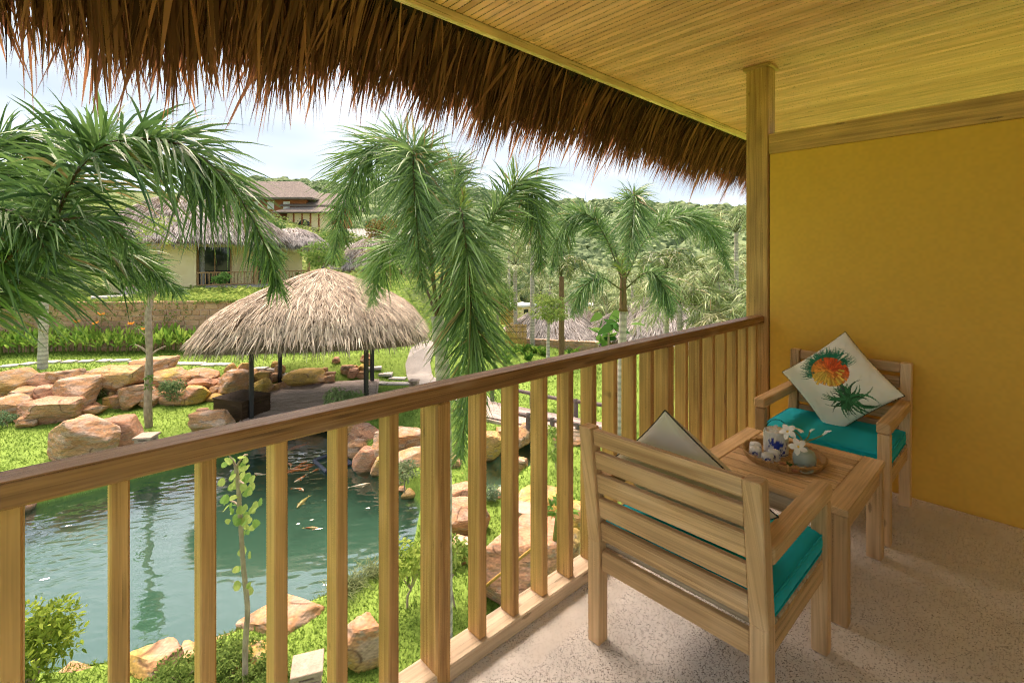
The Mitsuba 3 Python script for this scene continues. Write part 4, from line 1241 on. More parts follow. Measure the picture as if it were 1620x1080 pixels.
def frond(mb, pts, n, leaf, width, c0, c1, droop=.35, plume=1.0, start=.12, ang=(.55, .95), stem=.018, stem_col=(.12, .13, .05), segs=3, sweep=.55):
    """A feather palm frond along the control points; plume = how far leaflets stand all round the stalk."""
    C = spline(pts, 40)
    mb = tube(C[::2], np.linspace(stem, stem * .25, 20), 6, mb, stem_col, cap=False)
    L = np.concatenate([[0], np.cumsum(np.linalg.norm(np.diff(C, axis=0), axis=1))])
    s = np.sort(start + (1 - start) * rng.random(n) ** .9)
    base = np.stack([np.interp(s * L[-1], L, C[:, k]) for k in range(3)], 1)
    tg = np.gradient(C, axis=0)
    t = np.stack([np.interp(s * L[-1], L, tg[:, k]) for k in range(3)], 1)
    t /= np.linalg.norm(t, axis=1, keepdims=True)
    up = np.array([0, 0, 1.0]) + 1e-3
    side = np.cross(t, up)
    side /= np.linalg.norm(side, axis=1, keepdims=True) + 1e-6
    nrm = np.cross(side, t)
    sg = np.where(rng.random(n) < .5, -1, 1)
    roll = plume * rng.uniform(-1.45, 1.45, n) + (1 - plume) * rng.normal(.25, .12, n)
    lat = side * (sg * np.cos(roll))[:, None] + nrm * np.sin(roll)[:, None]
    a = rng.uniform(*ang, n) * (1 - .35 * s)
    along = lat * np.sin(a * 1.57)[:, None] + t * (np.cos(a * 1.57) * sweep / .55)[:, None]
    along += rng.normal(0, .15, (n, 3))
    along /= np.linalg.norm(along, axis=1, keepdims=True)
    shape = (np.clip((s - start) / .18, .35, 1) * np.clip((1.06 - s) / .4, .25, 1))
    ln = leaf * shape * rng.uniform(.75, 1.12, n)
    curl = np.stack([0 * s, 0 * s, -droop * ln * rng.uniform(.6, 1.4, n)], 1)
    col = tones(n, c0, c1, .14)
    dry = rng.random(n) < .025
    col[dry] = tones(int(dry.sum()), (.26, .19, .08), (.46, .38, .18))
    w = width * rng.uniform(.75, 1.2, n) * np.clip(ln / leaf, .5, 1)
    return strips(base, along * ln[:, None], np.ones(n), w, curl, col, segs, side=np.cross(along, np.cross(along, t) + rng.normal(0, .45, (n, 3))), taper=.96, mb=mb, twist=rng.normal(0, .5, n))


scene['palm_bark'] = principled(proc(lambda p, n, uv: mix((.30, .27, .23), (.60, .55, .48), fbm(p.x * 9, p.y * 9, p.z * 14, 3)) * (.72 + .3 * smoothstep(.1, .3, dr.abs(p.z * 7 - dr.floor(p.z * 7) - .5)))), 0.85, 0.15)
scene['tree_bark'] = principled(proc(lambda p, n, uv: mix((.17, .13, .095), (.48, .40, .31), fbm(p.x * 22, p.y * 22, p.z * 11, 3))), 0.9, 0.1)
scene['brown_sheath'] = principled(proc(lambda p, n, uv: mix((.10, .06, .03), (.26, .17, .09), fbm(p.x * 30, p.y * 30, p.z * 6, 3))), 0.8, 0.15)


def trunk(parent, pts, r0, r1, mat='palm_bark', n=12, wob=0.0, name='trunk'):
    C = spline(pts, 18)
    rad = np.linspace(r0, r1, 18) * (1 + .05 * rng.normal(size=18))
    rad[0] *= 1.25
    return put(name, tube(C, rad, n), mat, parent, smooth=True)


def frond_part(parent, *a, **k):
    return put('frond', frond(None, *a, **k), 'palm_leaf', parent, colour=True)


# the near palm whose crown hangs in from the left
pm = thing('foxtail_palm', 'big foxtail palm whose arching frond hangs in from the left edge', 'palm tree')
trunk(pm, [(-1.15, 6.38, -4.06), (-1.13, 6.36, -1.01), (-1.07, 6.31, 0.41)], .12, .09)
for pts, n, lf in (([(-1.07, 6.31, 0.41), (-0.57, 5.71, 0.83), (-0.15, 5.18, 1.48), (0.09, 4.89, 2.16), (0.32, 4.74, 2.38), (0.70, 4.53, 2.36), (1.01, 4.38, 2.03), (1.23, 4.31, 1.58), (1.32, 4.30, 1.24)], 860, .60),
                   ([(-1.07, 6.31, 0.41), (-0.54, 6.09, 0.99), (-0.16, 6.01, 1.30), (0.14, 6.01, 1.56), (0.52, 5.92, 1.47), (0.84, 5.83, 1.15)], 600, .50),
                   ([(-1.07, 6.31, 0.41), (-0.66, 5.93, 1.32), (-0.49, 5.90, 2.15), (-0.35, 6.05, 2.54), (-0.12, 6.25, 2.47), (0.10, 6.31, 1.96)], 600, .52),
                   ([(-1.07, 6.31, 0.41), (-0.75, 5.60, 1.15), (-0.55, 5.14, 1.61), (-0.37, 4.84, 1.82), (-0.18, 4.67, 1.74), (-0.06, 4.55, 1.48)], 560, .50),
                   ([(-1.07, 6.31, 0.41), (-0.53, 5.26, 1.16), (-0.25, 4.87, 1.52), (-0.03, 4.66, 1.74), (0.21, 4.58, 1.75), (0.38, 4.55, 1.57)], 560, .50),
                   ([(-1.07, 6.31, 0.41), (-0.61, 6.42, 1.42), (-0.25, 6.51, 2.13), (0.06, 6.63, 2.62), (0.41, 6.71, 2.79), (0.80, 6.76, 2.54)], 560, .55),
                   ([(-1.07, 6.31, 0.41), (-1.37, 6.72, 1.53), (-1.63, 6.97, 2.25), (-2.09, 7.39, 2.36)], 400, .5)):
    frond_part(pm, pts, int(n * 1.05), lf * 1.2, .029, (.045, .105, .036), (.20, .33, .10), .42, .85, start=.30, stem=.020, stem_col=(.10, .065, .03), segs=4)

# the centre palm
pm = thing('foxtail_palm', 'tall foxtail palm with hanging bushy fronds in the middle of the view', 'palm tree')
trunk(pm, [(3.29, 4.72, -3.47), (3.29, 4.73, -1.43), (3.29, 4.75, 0.05), (3.26, 4.82, 0.79)], .105, .075)
for pts, n, lf in (([(3.26, 4.82, 0.79), (3.14, 4.86, 1.69), (3.06, 4.94, 2.50), (2.92, 5.13, 2.85), (2.70, 5.41, 2.78), (2.56, 5.67, 2.38), (2.48, 5.81, 1.85), (2.44, 5.85, 1.50)], 840, .50),
                   ([(3.26, 4.82, 0.79), (3.11, 4.75, 1.68), (2.91, 4.67, 2.50), (2.76, 4.53, 2.62), (2.66, 4.35, 2.18), (2.64, 4.24, 1.60), (2.67, 4.21, 1.21)], 840, .46),
                   ([(3.28, 4.80, 0.79), (3.22, 4.51, 1.54), (3.11, 4.21, 1.97), (2.99, 3.97, 1.89), (2.95, 3.81, 1.28), (2.98, 3.78, 0.53), (2.96, 3.87, -0.11), (2.93, 3.97, -0.54)], 1120, .44),
                   ([(3.28, 4.80, 0.79), (3.55, 4.61, 1.46), (3.90, 4.43, 2.08), (4.17, 4.32, 2.44), (4.35, 4.28, 2.17), (4.43, 4.28, 1.70), (4.44, 4.27, 1.34)], 760, .46),
                   ([(3.26, 4.81, 0.79), (3.48, 4.96, 1.70), (3.73, 5.13, 2.44), (3.93, 5.36, 2.79), (4.21, 5.64, 2.46)], 600, .46),
                   ([(3.25, 4.83, 0.79), (3.27, 5.28, 1.38), (3.25, 5.71, 1.71), (3.21, 6.16, 1.37), (3.18, 6.32, 0.84)], 520, .42),
                   ([(3.26, 4.81, 0.79), (3.74, 4.99, 1.38), (4.17, 5.13, 1.63), (4.56, 5.18, 1.28)], 480, .42)):
    frond_part(pm, pts, int(n * 1.1), lf * 1.3, .0225, PALM_D, PALM_L, .30, 1.0, start=.24, stem=.017, stem_col=(.12, .085, .04), segs=4)
# a young bright spear and dry stems
frond_part(pm, [(3.24, 4.77, 0.80), (3.21, 4.45, 1.39), (3.12, 4.20, 1.80), (3.10, 4.08, 2.20)], 130, .40, .024, GREEN_L, GREEN_Y, .1, .9, start=.35, ang=(.2, .55), stem=.014)

# the right palm
pm = thing('foxtail_palm', 'foxtail palm with a pale slim trunk right of the middle, fronds arching both ways', 'palm tree')
trunk(pm, [(9.26, 6.42, -3.27), (9.29, 6.39, -1.29), (9.32, 6.36, 0.28)], .10, .085)
trunk(pm, [(9.32, 6.36, 0.26), (9.32, 6.36, 1.00), (9.34, 6.34, 1.57)], .085, .05, 'brown_sheath', name='crownshaft')
for pts, n, lf in (([(9.32, 6.36, 0.86), (9.13, 6.13, 1.99), (8.87, 5.83, 2.77), (8.56, 5.57, 2.62), (8.25, 5.45, 1.81), (8.11, 5.44, 1.31)], 760, .55),
                   ([(9.32, 6.36, 0.86), (9.68, 6.03, 1.86), (10.19, 5.69, 2.37), (10.76, 5.30, 2.37), (11.18, 5.04, 1.94), (11.35, 4.89, 1.21)], 840, .55),
                   ([(9.32, 6.36, 0.86), (9.05, 6.61, 1.86), (8.73, 6.90, 2.43), (8.50, 7.26, 2.37), (8.36, 7.52, 1.79), (8.27, 7.60, 1.14)], 840, .55),
                   ([(9.32, 6.36, 0.86), (9.99, 6.56, 1.73), (10.85, 6.58, 2.45), (11.75, 6.56, 2.25)], 560, .5),
                   ([(9.32, 6.36, 0.86), (9.65, 6.87, 1.73), (9.86, 7.50, 2.37), (10.10, 8.09, 2.08)], 560, .5),
                   ([(9.32, 6.36, 0.71), (8.62, 6.47, 1.02), (8.16, 6.62, 0.76), (7.93, 6.69, 0.23)], 400, .42),
                   ([(9.32, 6.36, 0.71), (9.47, 5.82, 1.15), (9.54, 5.48, 0.82), (9.57, 5.31, 0.21)], 400, .42)):
    frond_part(pm, pts, int(n * 1.1), lf * 1.15, .028, PALM_D, PALM_L, .34, .95, start=.22, stem=.02, segs=3)
frond_part(pm, [(9.27, 6.34, 0.43), (9.14, 6.25, 1.01), (8.97, 6.14, 1.50)], 60, .5, .035, GREEN_M, GREEN_Y, .15, 1.0, start=.5, ang=(.5, .9), stem=.012)


def palm(base, hgt, nf, fl, label, c0=GREEN_M, c1=GREEN_Y, leaf=.5, width=.045, nl=120, r=.11, lean=(0, 0), plume=.25, group=None, droop=.5, rise=(.2, 1.2), mat='palm_bark', name='palm_tree'):
    t = thing(name, label, 'palm tree', group)
    b = np.array(base, float)
    top = b + (lean[0], lean[1], hgt)
    trunk(t, [b - (0, 0, .3), b + (top - b) * .5 + (lean[0] * -.15, 0, 0), top], r * 1.15, r * .8, mat, 9)
    for k in range(nf):
        a = k * 2.39996 + rng.uniform(-.3, .3)
        el = rng.uniform(*rise)
        d = np.array([math.cos(a), math.sin(a), 0])
        L = fl * rng.uniform(.8, 1.1)
        p1 = top + d * L * .3 * math.cos(el) + (0, 0, L * .38 * math.sin(el) + .05)
        p2 = top + d * L * .68 * (.5 + .5 * math.cos(el)) + (0, 0, L * (.50 * math.sin(el) - .08))
        p3 = top + d * L * .95 * (.5 + .5 * math.cos(el)) + (0, 0, L * (.36 * math.sin(el) - .42))
        frond_part(t, [top, p1, p2, p3], nl, leaf, width, c0, c1, droop, plume, start=.1, stem=.02, segs=2, ang=(.5, .9))
    return t


def gz_at(q):
    """The point put onto the ground."""
    return np.array([q[0], q[1], float(ground_z(np.array([q[:2]]))[0])])


YPAL = ((.13, .20, .07), (.33, .39, .16))
t = palm(gz_at((17.04, 16.93, -3.34)), 4.9, 13, 2.3, 'coconut palm with a rounded pale crown behind the centre palm', *YPAL, leaf=.5, nl=80, rise=(.1, 1.3))
palm(gz_at((16.59, 14.62, -2.94)), 3.6, 11, 2.0, 'slender palm with a ringed brown trunk left of the foxtail palm', (.06, .11, .03), (.20, .24, .06), leaf=.42, nl=80, r=.13, mat='brown_sheath', rise=(.5, 1.4))
palm(gz_at((18.25, 10.36, -2.01)), 3.9, 12, 2.2, 'palm with a yellow crown stem right of the foxtail palm', (.05, .10, .03), (.17, .22, .05), leaf=.45, nl=90, rise=(.4, 1.4))
palm(gz_at((18.26, 8.99, -2.33)), 2.7, 14, 2.6, 'low spreading palm with big yellow green fronds above the thatched roof', *YPAL, leaf=.55, nl=90, r=.13, rise=(-.1, 1.2), droop=.35)
palm(gz_at((21.38, 8.82, -2.73)), 5.6, 13, 2.5, 'tall palm beside the timber post, crown high', *YPAL, leaf=.55, nl=80, rise=(0, 1.3))
palm(gz_at((16.06, 6.93, -1.73)), 2.0, 10, 1.7, 'small fan leaved palm with dry fronds at the timber post', (.12, .15, .05), (.32, .32, .14), leaf=.4, nl=80, rise=(.3, 1.5))
palm(gz_at((23.53, 19.09, -4.55)), 4.6, 12, 2.6, 'grey trunked coconut palm above the left of the two low thatched roofs', *YPAL, leaf=.6, nl=70, rise=(0, 1.3))
palm(gz_at((29.27, 19.23, -5.36)), 5.4, 12, 2.8, 'coconut palm behind the foxtail palm with pale drooping fronds', *YPAL, leaf=.6, nl=70, rise=(0, 1.3))
palm(gz_at((30.30, 15.56, -4.95)), 5.6, 12, 2.8, 'coconut palm behind the low spreading palm', *YPAL, leaf=.6, nl=70, rise=(0, 1.3))
palm(gz_at((24.29, 26.57, -5.76)), 4.8, 12, 2.8, 'coconut palm half hidden behind the centre palm', *YPAL, leaf=.6, nl=70, rise=(0, 1.3))
palm(gz_at((20.54, 17.78, -3.94)), 1.6, 9, 1.8, 'young palm standing in front of the left low thatched roof', (.05, .1, .03), (.17, .22, .06), leaf=.4, nl=70, rise=(.6, 1.5), r=.09)
palm(gz_at((41.37, 18.93, -6.97)), 6.8, 12, 3.0, 'far coconut palm left of the tall palm at the post', *YPAL, leaf=.6, nl=60, rise=(0, 1.3))
palm(gz_at((32.42, 29.95, -7.37)), 5.8, 12, 3.0, 'far coconut palm above the small round headed tree', *YPAL, leaf=.6, nl=60, rise=(0, 1.3))
palm(gz_at((41.57, 24.19, -7.78)), 6.4, 12, 3.0, 'far coconut palm high between the two nearer ones', *YPAL, leaf=.6, nl=60, rise=(0, 1.3))
palm(gz_at((12.84, 39.91, 3.13)), 2.6, 11, 2.4, 'bright feathery palm standing upright above the villa balcony', GREEN_L, GREEN_Y, leaf=.5, nl=80, rise=(.7, 1.5))


for i, (px_, d_, hgt, fl) in enumerate((((16.32, 8.74, -1.12), 0, 2.9, 2.3), ((18.31, 8.26, -1.27), 0, 3.6, 2.5), ((17.43, 7.03, -1.04), 0, 2.6, 2.2), ((22.88, 14.25, -2.39), 0, 4.6, 2.8), ((26.34, 12.41, -2.54), 0, 5.4, 2.8), ((30.26, 12.86, -2.99), 0, 6.0, 2.9), ((23.03, 16.83, -2.69), 0, 4.4, 2.6), ((20.95, 20.12, -2.84), 0, 4.2, 2.5), ((18.48, 19.69, -2.54), 0, 3.8, 2.4), ((35.79, 18.64, -4.18), 0, 6.2, 3.0), ((32.14, 24.75, -4.48), 0, 6.0, 3.0), ((38.94, 26.63, -5.38), 0, 6.6, 3.0), ((44.81, 18.47, -5.08), 0, 8.2, 3.2))):
    palm(gz_at(px_), hgt, 14, fl, 'pale yellow green coconut palm in the dense grove at the right', *YPAL, leaf=.6, nl=80, rise=(-.2, 1.3), droop=.45, group='coconut palms of the grove')

# pale trunk at the left, its crown out of sight behind the near frond
pt_ = thing('palm_tree', 'palm with a straight pale grey trunk on the upper lawn at the left', 'palm tree')
b_ = np.array((-0.50, 23.40, -2.55))
trunk(pt_, [b_ - (0, 0, .2), b_ + (.02, 0, 1.5), b_ + (0.05, 0, 3.6)], .155, .115)
for k in range(9):
    a = k * 2.4
    dd = np.array([math.cos(a), math.sin(a), 0])
    tp = b_ + (.05, 0, 3.6)
    frond_part(pt_, [tp, tp + dd * .7 + (0, 0, .8), tp + dd * 1.6 + (0, 0, .8), tp + dd * 2.2 + (0, 0, .1)], 150, .45, .03, GREEN_D, GREEN_L, .35, .8, start=.15, segs=2)


def leaf_cloud(mb, centres, radii, n, size, c0, c1, flat=.7, hang=0.0, segs=1, shell=.55):
    """n leaves spread through clumps (an ellipsoid per centre); each leaf is a small pointed blade."""
    centres, radii = np.asarray(centres, float), np.asarray(radii, float)
    wgt = radii ** 2 / (radii ** 2).sum()
    k = rng.choice(len(centres), n, p=wgt)
    d = rng.normal(size=(n, 3))
    d /= np.linalg.norm(d, axis=1, keepdims=True)
    rr = shell + (1 - shell) * rng.random(n)
    rr *= (0.75 + .5 * meshkit.noise(centres[k] + d * 2.2, 3))
    pos = centres[k] + d * (radii[k] * rr)[:, None] * np.array([1, 1, flat])
    al = d * .7 + rng.normal(0, .6, (n, 3)) + (0, 0, .15 - hang)
    al /= np.linalg.norm(al, axis=1, keepdims=True)
    ln = size * rng.uniform(.6, 1.3, n)
    col = tones(n, c0, c1, .12)
    return strips(pos, al * ln[:, None], np.ones(n), ln * .45, np.stack([0 * ln, 0 * ln, -.25 * ln], 1), col, max(segs, 2), side=np.cross(al, d + rng.normal(0, .6, (n, 3))), taper=.97, mb=mb)


def tree(at, hgt, crown, n, size, label, c0=GREEN_M, c1=GREEN_L, r=.06, cat='tree', name='tree', group=None, clumps=9, spread=.6, trunk_pts=None, flat=.75, mat='tree_bark', fork=.45, hang=.0):
    """A broadleaved tree: tapered trunk, forking limbs, leaf clumps at their ends. crown = radius."""
    t = thing(name, label, cat, group)
    b = np.asarray(at, float)
    top = b + (0, 0, hgt - crown * .9)
    mid = b + (rng.normal(0, .04) * hgt, rng.normal(0, .04) * hgt, hgt * fork)
    C = spline([b - (0, 0, .15), (b + mid) / 2 + rng.normal(0, .02 * hgt, 3) * (1, 1, 0), mid] if trunk_pts is None else trunk_pts, 12)
    tb_ = tube(C, np.linspace(r * 1.2, r * .8, 12), 8)
    put('trunk', tb_, mat, t, smooth=True)
    mid = C[-1]
    cs, rs = [], []
    for k in range(clumps):
        a = k * 2.39996 + rng.uniform(-.4, .4)
        zf = rng.uniform(-.5, .95)
        rad = crown * spread * math.sqrt(max(1 - zf * zf * .8, .1)) * rng.uniform(.6, 1.1)
        c = np.array([b[0] + (mid[0] - b[0]) + math.cos(a) * rad, b[1] + (mid[1] - b[1]) + math.sin(a) * rad, b[2] + hgt - crown * flat + zf * crown * flat * .75])
        cs.append(c)
        rs.append(crown * rng.uniform(.34, .52))
        if k < 7:
            put('limb', tube(spline([mid, (mid + c) / 2 + rng.normal(0, .06, 3) * crown, c], 8), np.linspace(r * .62, r * .2, 8), 6), mat, t, smooth=True)
    put('crown', leaf_cloud(None, cs, rs, n, size, c0, c1, hang=hang), 'leaf', t, colour=True)
    return t


# small trees and saplings
tr1 = thing('thin_tree', 'thin crooked tree with bare stubs and a leafy tuft, standing before the boulder wall', 'tree')
b_ = np.array((1.73, 16.26, -3.12))
dT = 769 * 4.62 / (676 - 405)
put('trunk', tube(spline([b_ - (0, 0, .2), (1.69, 16.22, -2.49), (1.72, 16.20, -1.13), (1.69, 16.16, -0.11), (1.74, 16.11, 0.40), (1.64, 16.20, 1.08), (1.59, 16.25, 1.33)], 24), np.linspace(.095, .060, 24) * (1 + .12 * rng.normal(size=24)), 10), 'tree_bark', tr1, smooth=True)
for pts, r0, r1 in (([(1.71, 16.13, 0.32), (1.90, 15.89, 0.66), (1.97, 15.76, 1.25), (1.87, 15.85, 1.67), (2.07, 15.67, 2.05), (2.09, 15.64, 2.59)], .055, .015), ([(1.64, 16.20, 1.08), (1.62, 16.35, 1.59), (1.60, 16.51, 2.02)], .04, .012),
                    ([(1.71, 16.21, -1.13), (1.56, 16.27, -0.95), (1.42, 16.34, -0.86)], .03, .018), ([(1.72, 16.20, -1.18), (1.90, 16.10, -1.02), (2.07, 16.08, -0.94)], .032, .015), ([(1.70, 16.15, -0.70), (1.59, 16.25, -0.58), (1.48, 16.22, -0.43)], .02, .012), ([(1.87, 15.85, 1.67), (1.73, 15.84, 1.92), (1.51, 16.04, 2.05)], .022, .01)):
    put('limb', tube(spline(pts, 12), np.linspace(r0, r1, 12), 7), 'tree_bark', tr1, smooth=True)
put('crown', leaf_cloud(None, [(1.76, 16.09, 0.91), (1.69, 16.16, 1.25), (1.82, 15.90, 1.11), (1.74, 16.11, 0.65)], [.26, .24, .2, .2], 620, .12, GREEN_D, GREEN_L), 'leaf', tr1, colour=True)
put('crown', leaf_cloud(None, [(2.02, 15.71, 2.39), (1.87, 15.85, 2.22), (1.57, 16.26, 2.13), (1.76, 16.09, 2.43), (2.04, 15.69, 1.92)], [.24, .2, .22, .18, .14], 300, .09, GREEN_L, GREEN_Y), 'leaf', tr1, colour=True)
put('crown', leaf_cloud(None, [(1.43, 16.40, -0.88), (1.69, 16.16, -1.97), (1.50, 16.33, -0.41), (1.70, 16.01, -1.72)], [.08, .09, .08, .1], 90, .09, GREEN_M, GREEN_L), 'leaf', tr1, colour=True)

sp = thing('sapling', 'slender sapling with round pale green leaves in front of the pond', 'tree')
put('stem', tube(spline([(1.35, 5.39, -3.10), (1.38, 5.53, -2.63), (1.39, 5.53, -2.37), (1.40, 5.52, -2.11), (1.37, 5.54, -1.72), (1.35, 5.56, -1.33), (1.33, 5.58, -0.87), (1.31, 5.60, -0.65)], 24), np.linspace(.030, .020, 24), 8), 'tree_bark', sp, smooth=True)
for a, b2 in (((1.32, 5.60, -0.68), (1.26, 5.65, -0.55)), ((1.32, 5.60, -0.67), (1.35, 5.50, -0.55)), ((1.35, 5.50, -0.55), (1.39, 5.46, -0.52)), ((1.33, 5.59, -0.81), (1.37, 5.41, -0.83)), ((1.34, 5.58, -1.07), (1.27, 5.70, -1.03))):
    put('twig', tube([a, (np.array(a) + b2) / 2 + (0, 0, .01), b2], [.014, .011, .006], 6), 'tree_bark', sp, smooth=True)
scene['round_leaf'] = {'type': 'principledthin', 'base_color': {'type': 'rgb', 'value': [.34, .44, .13]}, 'roughness': .45, 'diff_trans': 0.9, 'spec_trans': 0.0}
scene['round_leaf_dark'] = {'type': 'principledthin', 'base_color': {'type': 'rgb', 'value': [.20, .34, .09]}, 'roughness': .45, 'diff_trans': 0.9, 'spec_trans': 0.0}


def heart_leaf(c, s, nrm, down):
    th = np.linspace(0, 2 * np.pi, 13)[:-1]
    x = .5 * np.sin(th) * (1 + .12 * np.cos(th))
    y = -.55 * np.cos(th) - .12 * np.cos(2 * th)
    nrm = np.array(nrm) / np.linalg.norm(nrm)
    dn = np.array(down) - nrm * (nrm @ np.array(down))
    dn /= np.linalg.norm(dn)
    sd = np.cross(nrm, dn)
    v = np.array(c) + s * (x[:, None] * sd + y[:, None] * dn + (.25 * np.abs(x) - .1)[:, None] * nrm)
    v = np.vstack([v, [np.array(c) - .1 * s * nrm]])
    return MB().add(v, [[k, (k + 1) % 12, 12] for k in range(12)])


for _ in range(74):
    f_ = rng.random()
    zc = np.interp(f_, [0, .12, .75, 1], [722, 742, 830, 945])
    x_ = np.interp(zc, [720, 800, 945], [375, 380, 387]) + rng.normal(0, 1) * np.interp(zc, [722, 760, 830, 945], [8, 17, 13, 8])
    dpt = 5.0 + rng.uniform(-.14, .14)
    c = FWD * dpt + RGT * (dpt * (x_ - 810) / 768.7)
    put('leaf', heart_leaf((c[0], c[1], 1.5 + dpt * (405 - zc) / 768.7), rng.uniform(.05, .085), (rng.normal(-.5, .5), rng.normal(-.5, .5), rng.uniform(.2, 1)), (rng.normal(0, .4), rng.normal(0, .4), -1)), 'round_leaf' if rng.random() < .7 else 'round_leaf_dark', sp)

tree(gz_at((15.04, 14.01, -2.63)), 2.9, .85, 2600, .10, 'small round headed bright green tree on a forked pale trunk behind the railing', GREEN_L, (.30, .36, .10), .075, fork=.55, clumps=14, mat='palm_bark', flat=.8)
tree(gz_at((5.84, 13.13, -2.66)), 1.45, .70, 2600, .075, 'weeping feathery young tree beside the gazebo deck', (.14, .22, .08), (.30, .38, .16), .022, fork=.6, clumps=12, hang=.9, flat=.8)
tree(gz_at((19.62, 36.35, -2.40)), 5.2, 1.6, 1700, .22, 'forked tree with red tinged leaves before the far villa', (.07, .10, .03), (.30, .17, .05), .14, fork=.45, clumps=11)
tree(gz_at((18.62, 31.82, -2.01)), 2.3, .9, 900, .15, 'small green tree by the far villa balcony rail', GREEN_M, GREEN_L, .06)
tree(gz_at((11.01, 27.97, -0.87)), 3.0, 1.35, 2400, .15, 'leafy light green tree behind the gazebo roof', GREEN_M, (.2, .28, .07), .08, clumps=14)
tree(gz_at((7.81, 26.16, -0.09)), 2.6, .8, 1300, .13, 'slim dark leaved tree before the villa balcony', GREEN_D, GREEN_M, .06, clumps=10, flat=1.1)
tree(gz_at((19.08, 58.66, 5.36)), 2.6, 1.5, 1200, .3, 'rounded yellow green tree below the hillside lodge', GREEN_L, GREEN_Y, .1, clumps=11)
tree(gz_at((23.63, 57.17, 5.05)), 2.8, 1.6, 1200, .3, 'rounded light green tree right below the hillside lodge', GREEN_M, GREEN_L, .1, clumps=11)
tree(gz_at((15.97, 58.81, 4.94)), 2.4, 1.4, 1200, .3, 'rounded green tree left below the hillside lodge', GREEN_M, GREEN_L, .1, clumps=11)
tree(gz_at((10.61, 36.52, -0.05)), 4.4, 1.5, 2200, .2, 'dense dark green tree beside the end of the villa roof', (.02, .05, .018), GREEN_M, .12, clumps=14)
tree(gz_at((5.77, 27.10, -0.82)), 1.15, .45, 900, .11, 'dark bushy shrub in front of the villa railing', GREEN_D, GREEN_M, .03, cat='shrub', name='shrub', clumps=9, fork=.3)
tree(gz_at((2.62, 29.60, -0.49)), 1.5, .8, 1500, .11, 'bushy green shrub left of the villa wall', GREEN_M, GREEN_L, .03, cat='shrub', name='shrub', clumps=12, fork=.3)
tree(gz_at((2.15, 31.40, -0.09)), 2.6, 1.1, 1300, .12, 'pale yellow green wispy shrub at the villa corner', (.2, .24, .07), (.38, .38, .13), .03, cat='shrub', name='shrub', clumps=12, fork=.3)
tree(gz_at((15.85, 18.03, -3.34)), 2.8, 1.1, 1700, .14, 'light green tree behind the hanging frond of the centre palm', GREEN_M, (.2, .27, .08), .07, clumps=12)
tree(gz_at((15.12, 8.49, -1.83)), 1.55, .62, 900, .13, 'small light green shrub in front of the right low thatched roof', GREEN_L, (.28, .36, .1), .025, cat='shrub', name='shrub', clumps=9, fork=.4)

bl = thing('big_leaf_plant', 'plant with large glossy lobed leaves beside the pale foxtail trunk', 'plant')
bb_ = gz_at((11.54, 8.39, -2.78))
put('stem', tube(spline([bb_ - (0, 0, .1), bb_ + (0, 0, 1.0), (11.56, 8.38, -0.59)], 10), np.linspace(.04, .025, 10), 7), 'tree_bark', bl, smooth=True)
for _ in range(34):
    a = rng.uniform(0, 6.28)
    o_ = np.array((11.54, 8.39, -0.59)) + rng.normal(0, .24, 3)
    dr_ = np.array([math.cos(a), math.sin(a), rng.uniform(-.3, .9)])
    L_ = rng.uniform(.26, .46)
    q = tones(1, (.04, .12, .03), (.17, .30, .06))
    put('leaf', strips(o_[None], (dr_ * L_)[None], np.ones(1), np.array([L_ * .62]), np.array([[0, 0, -.35 * L_]]), q, 6, taper=.8), 'leaf', bl, colour=True)

# shrubs near the pond
tree((-0.27, 7.03, -3.10), 1.0, .48, 2300, .07, 'feathery light green shrub at the near left corner of the pond', (.14, .22, .03), (.34, .42, .07), .02, cat='shrub', name='shrub', clumps=16, fork=.2, flat=1.0)
for (q, r_, lb) in (((0.97, 5.98, -3.10), .34, 'clipped small leaved bush at the near pond edge, left of the sapling'), ((1.33, 5.86, -3.10), .36, 'clipped small leaved bush right behind the sapling stem'), ((1.52, 5.43, -3.10), .26, 'clipped small leaved bush right of the sapling stem')):
    tree(q, .44, r_ * .95, 2600, .045, lb, (.09, .15, .03), (.24, .33, .09), .015, cat='bush', name='bush', clumps=16, fork=.25, spread=.72, group='clipped bushes at the pond edge')
tree((5.23, 8.94, -3.30), .55, .34, 900, .06, 'grey green trailing plant over the boulder by the stout baluster', (.12, .17, .08), (.30, .36, .20), .012, cat='plant', name='trailing_plant', clumps=10, fork=.2)
tree((0.87, 19.26, -3.00), .7, .42, 1000, .07, 'small variegated bush growing out of the boulder wall', (.14, .2, .06), (.38, .42, .2), .015, cat='bush', name='bush', clumps=10, fork=.2)
tree((2.51, 17.96, -3.05), .75, .45, 1100, .075, 'grey green bush at the foot of the boulder wall', (.07, .13, .05), (.20, .28, .13), .015, cat='bush', name='bush', clumps=10, fork=.2)
tree((-1.12, 18.82, -3.10), .5, .3, 500, .06, 'little bluish bush at the left end of the boulder wall', (.08, .15, .07), (.2, .3, .16), .012, cat='bush', name='bush', clumps=8, fork=.2)
tree((5.93, 7.00, -3.15), .3, .2, 700, .05, 'round silvery tuft beside the inlet', (.10, .17, .10), (.28, .36, .24), .01, cat='plant', name='silver_tuft', clumps=8, fork=.2)
tree((3.30, 5.55, -3.10), .95, .42, 700, .08, 'leafy twigs growing at the pond edge by the stout baluster', (.16, .25, .04), (.36, .44, .10), .015, cat='shrub', name='shrub', clumps=10, fork=.3)
tree((3.79, 5.17, -3.10), .9, .35, 480, .08, 'thin twiggy shrub on the near lawn right of the stout baluster', (.12, .2, .04), (.3, .38, .1), .012, cat='shrub', name='shrub', clumps=8, fork=.35)
tree((7.88, 7.09, -3.10), 1.0, .3, 420, .09, 'light green climbing plant seen between balusters near the walkway', GREEN_L, (.3, .38, .1), .012, cat='plant', name='climbing_plant', clumps=8, flat=1.6)


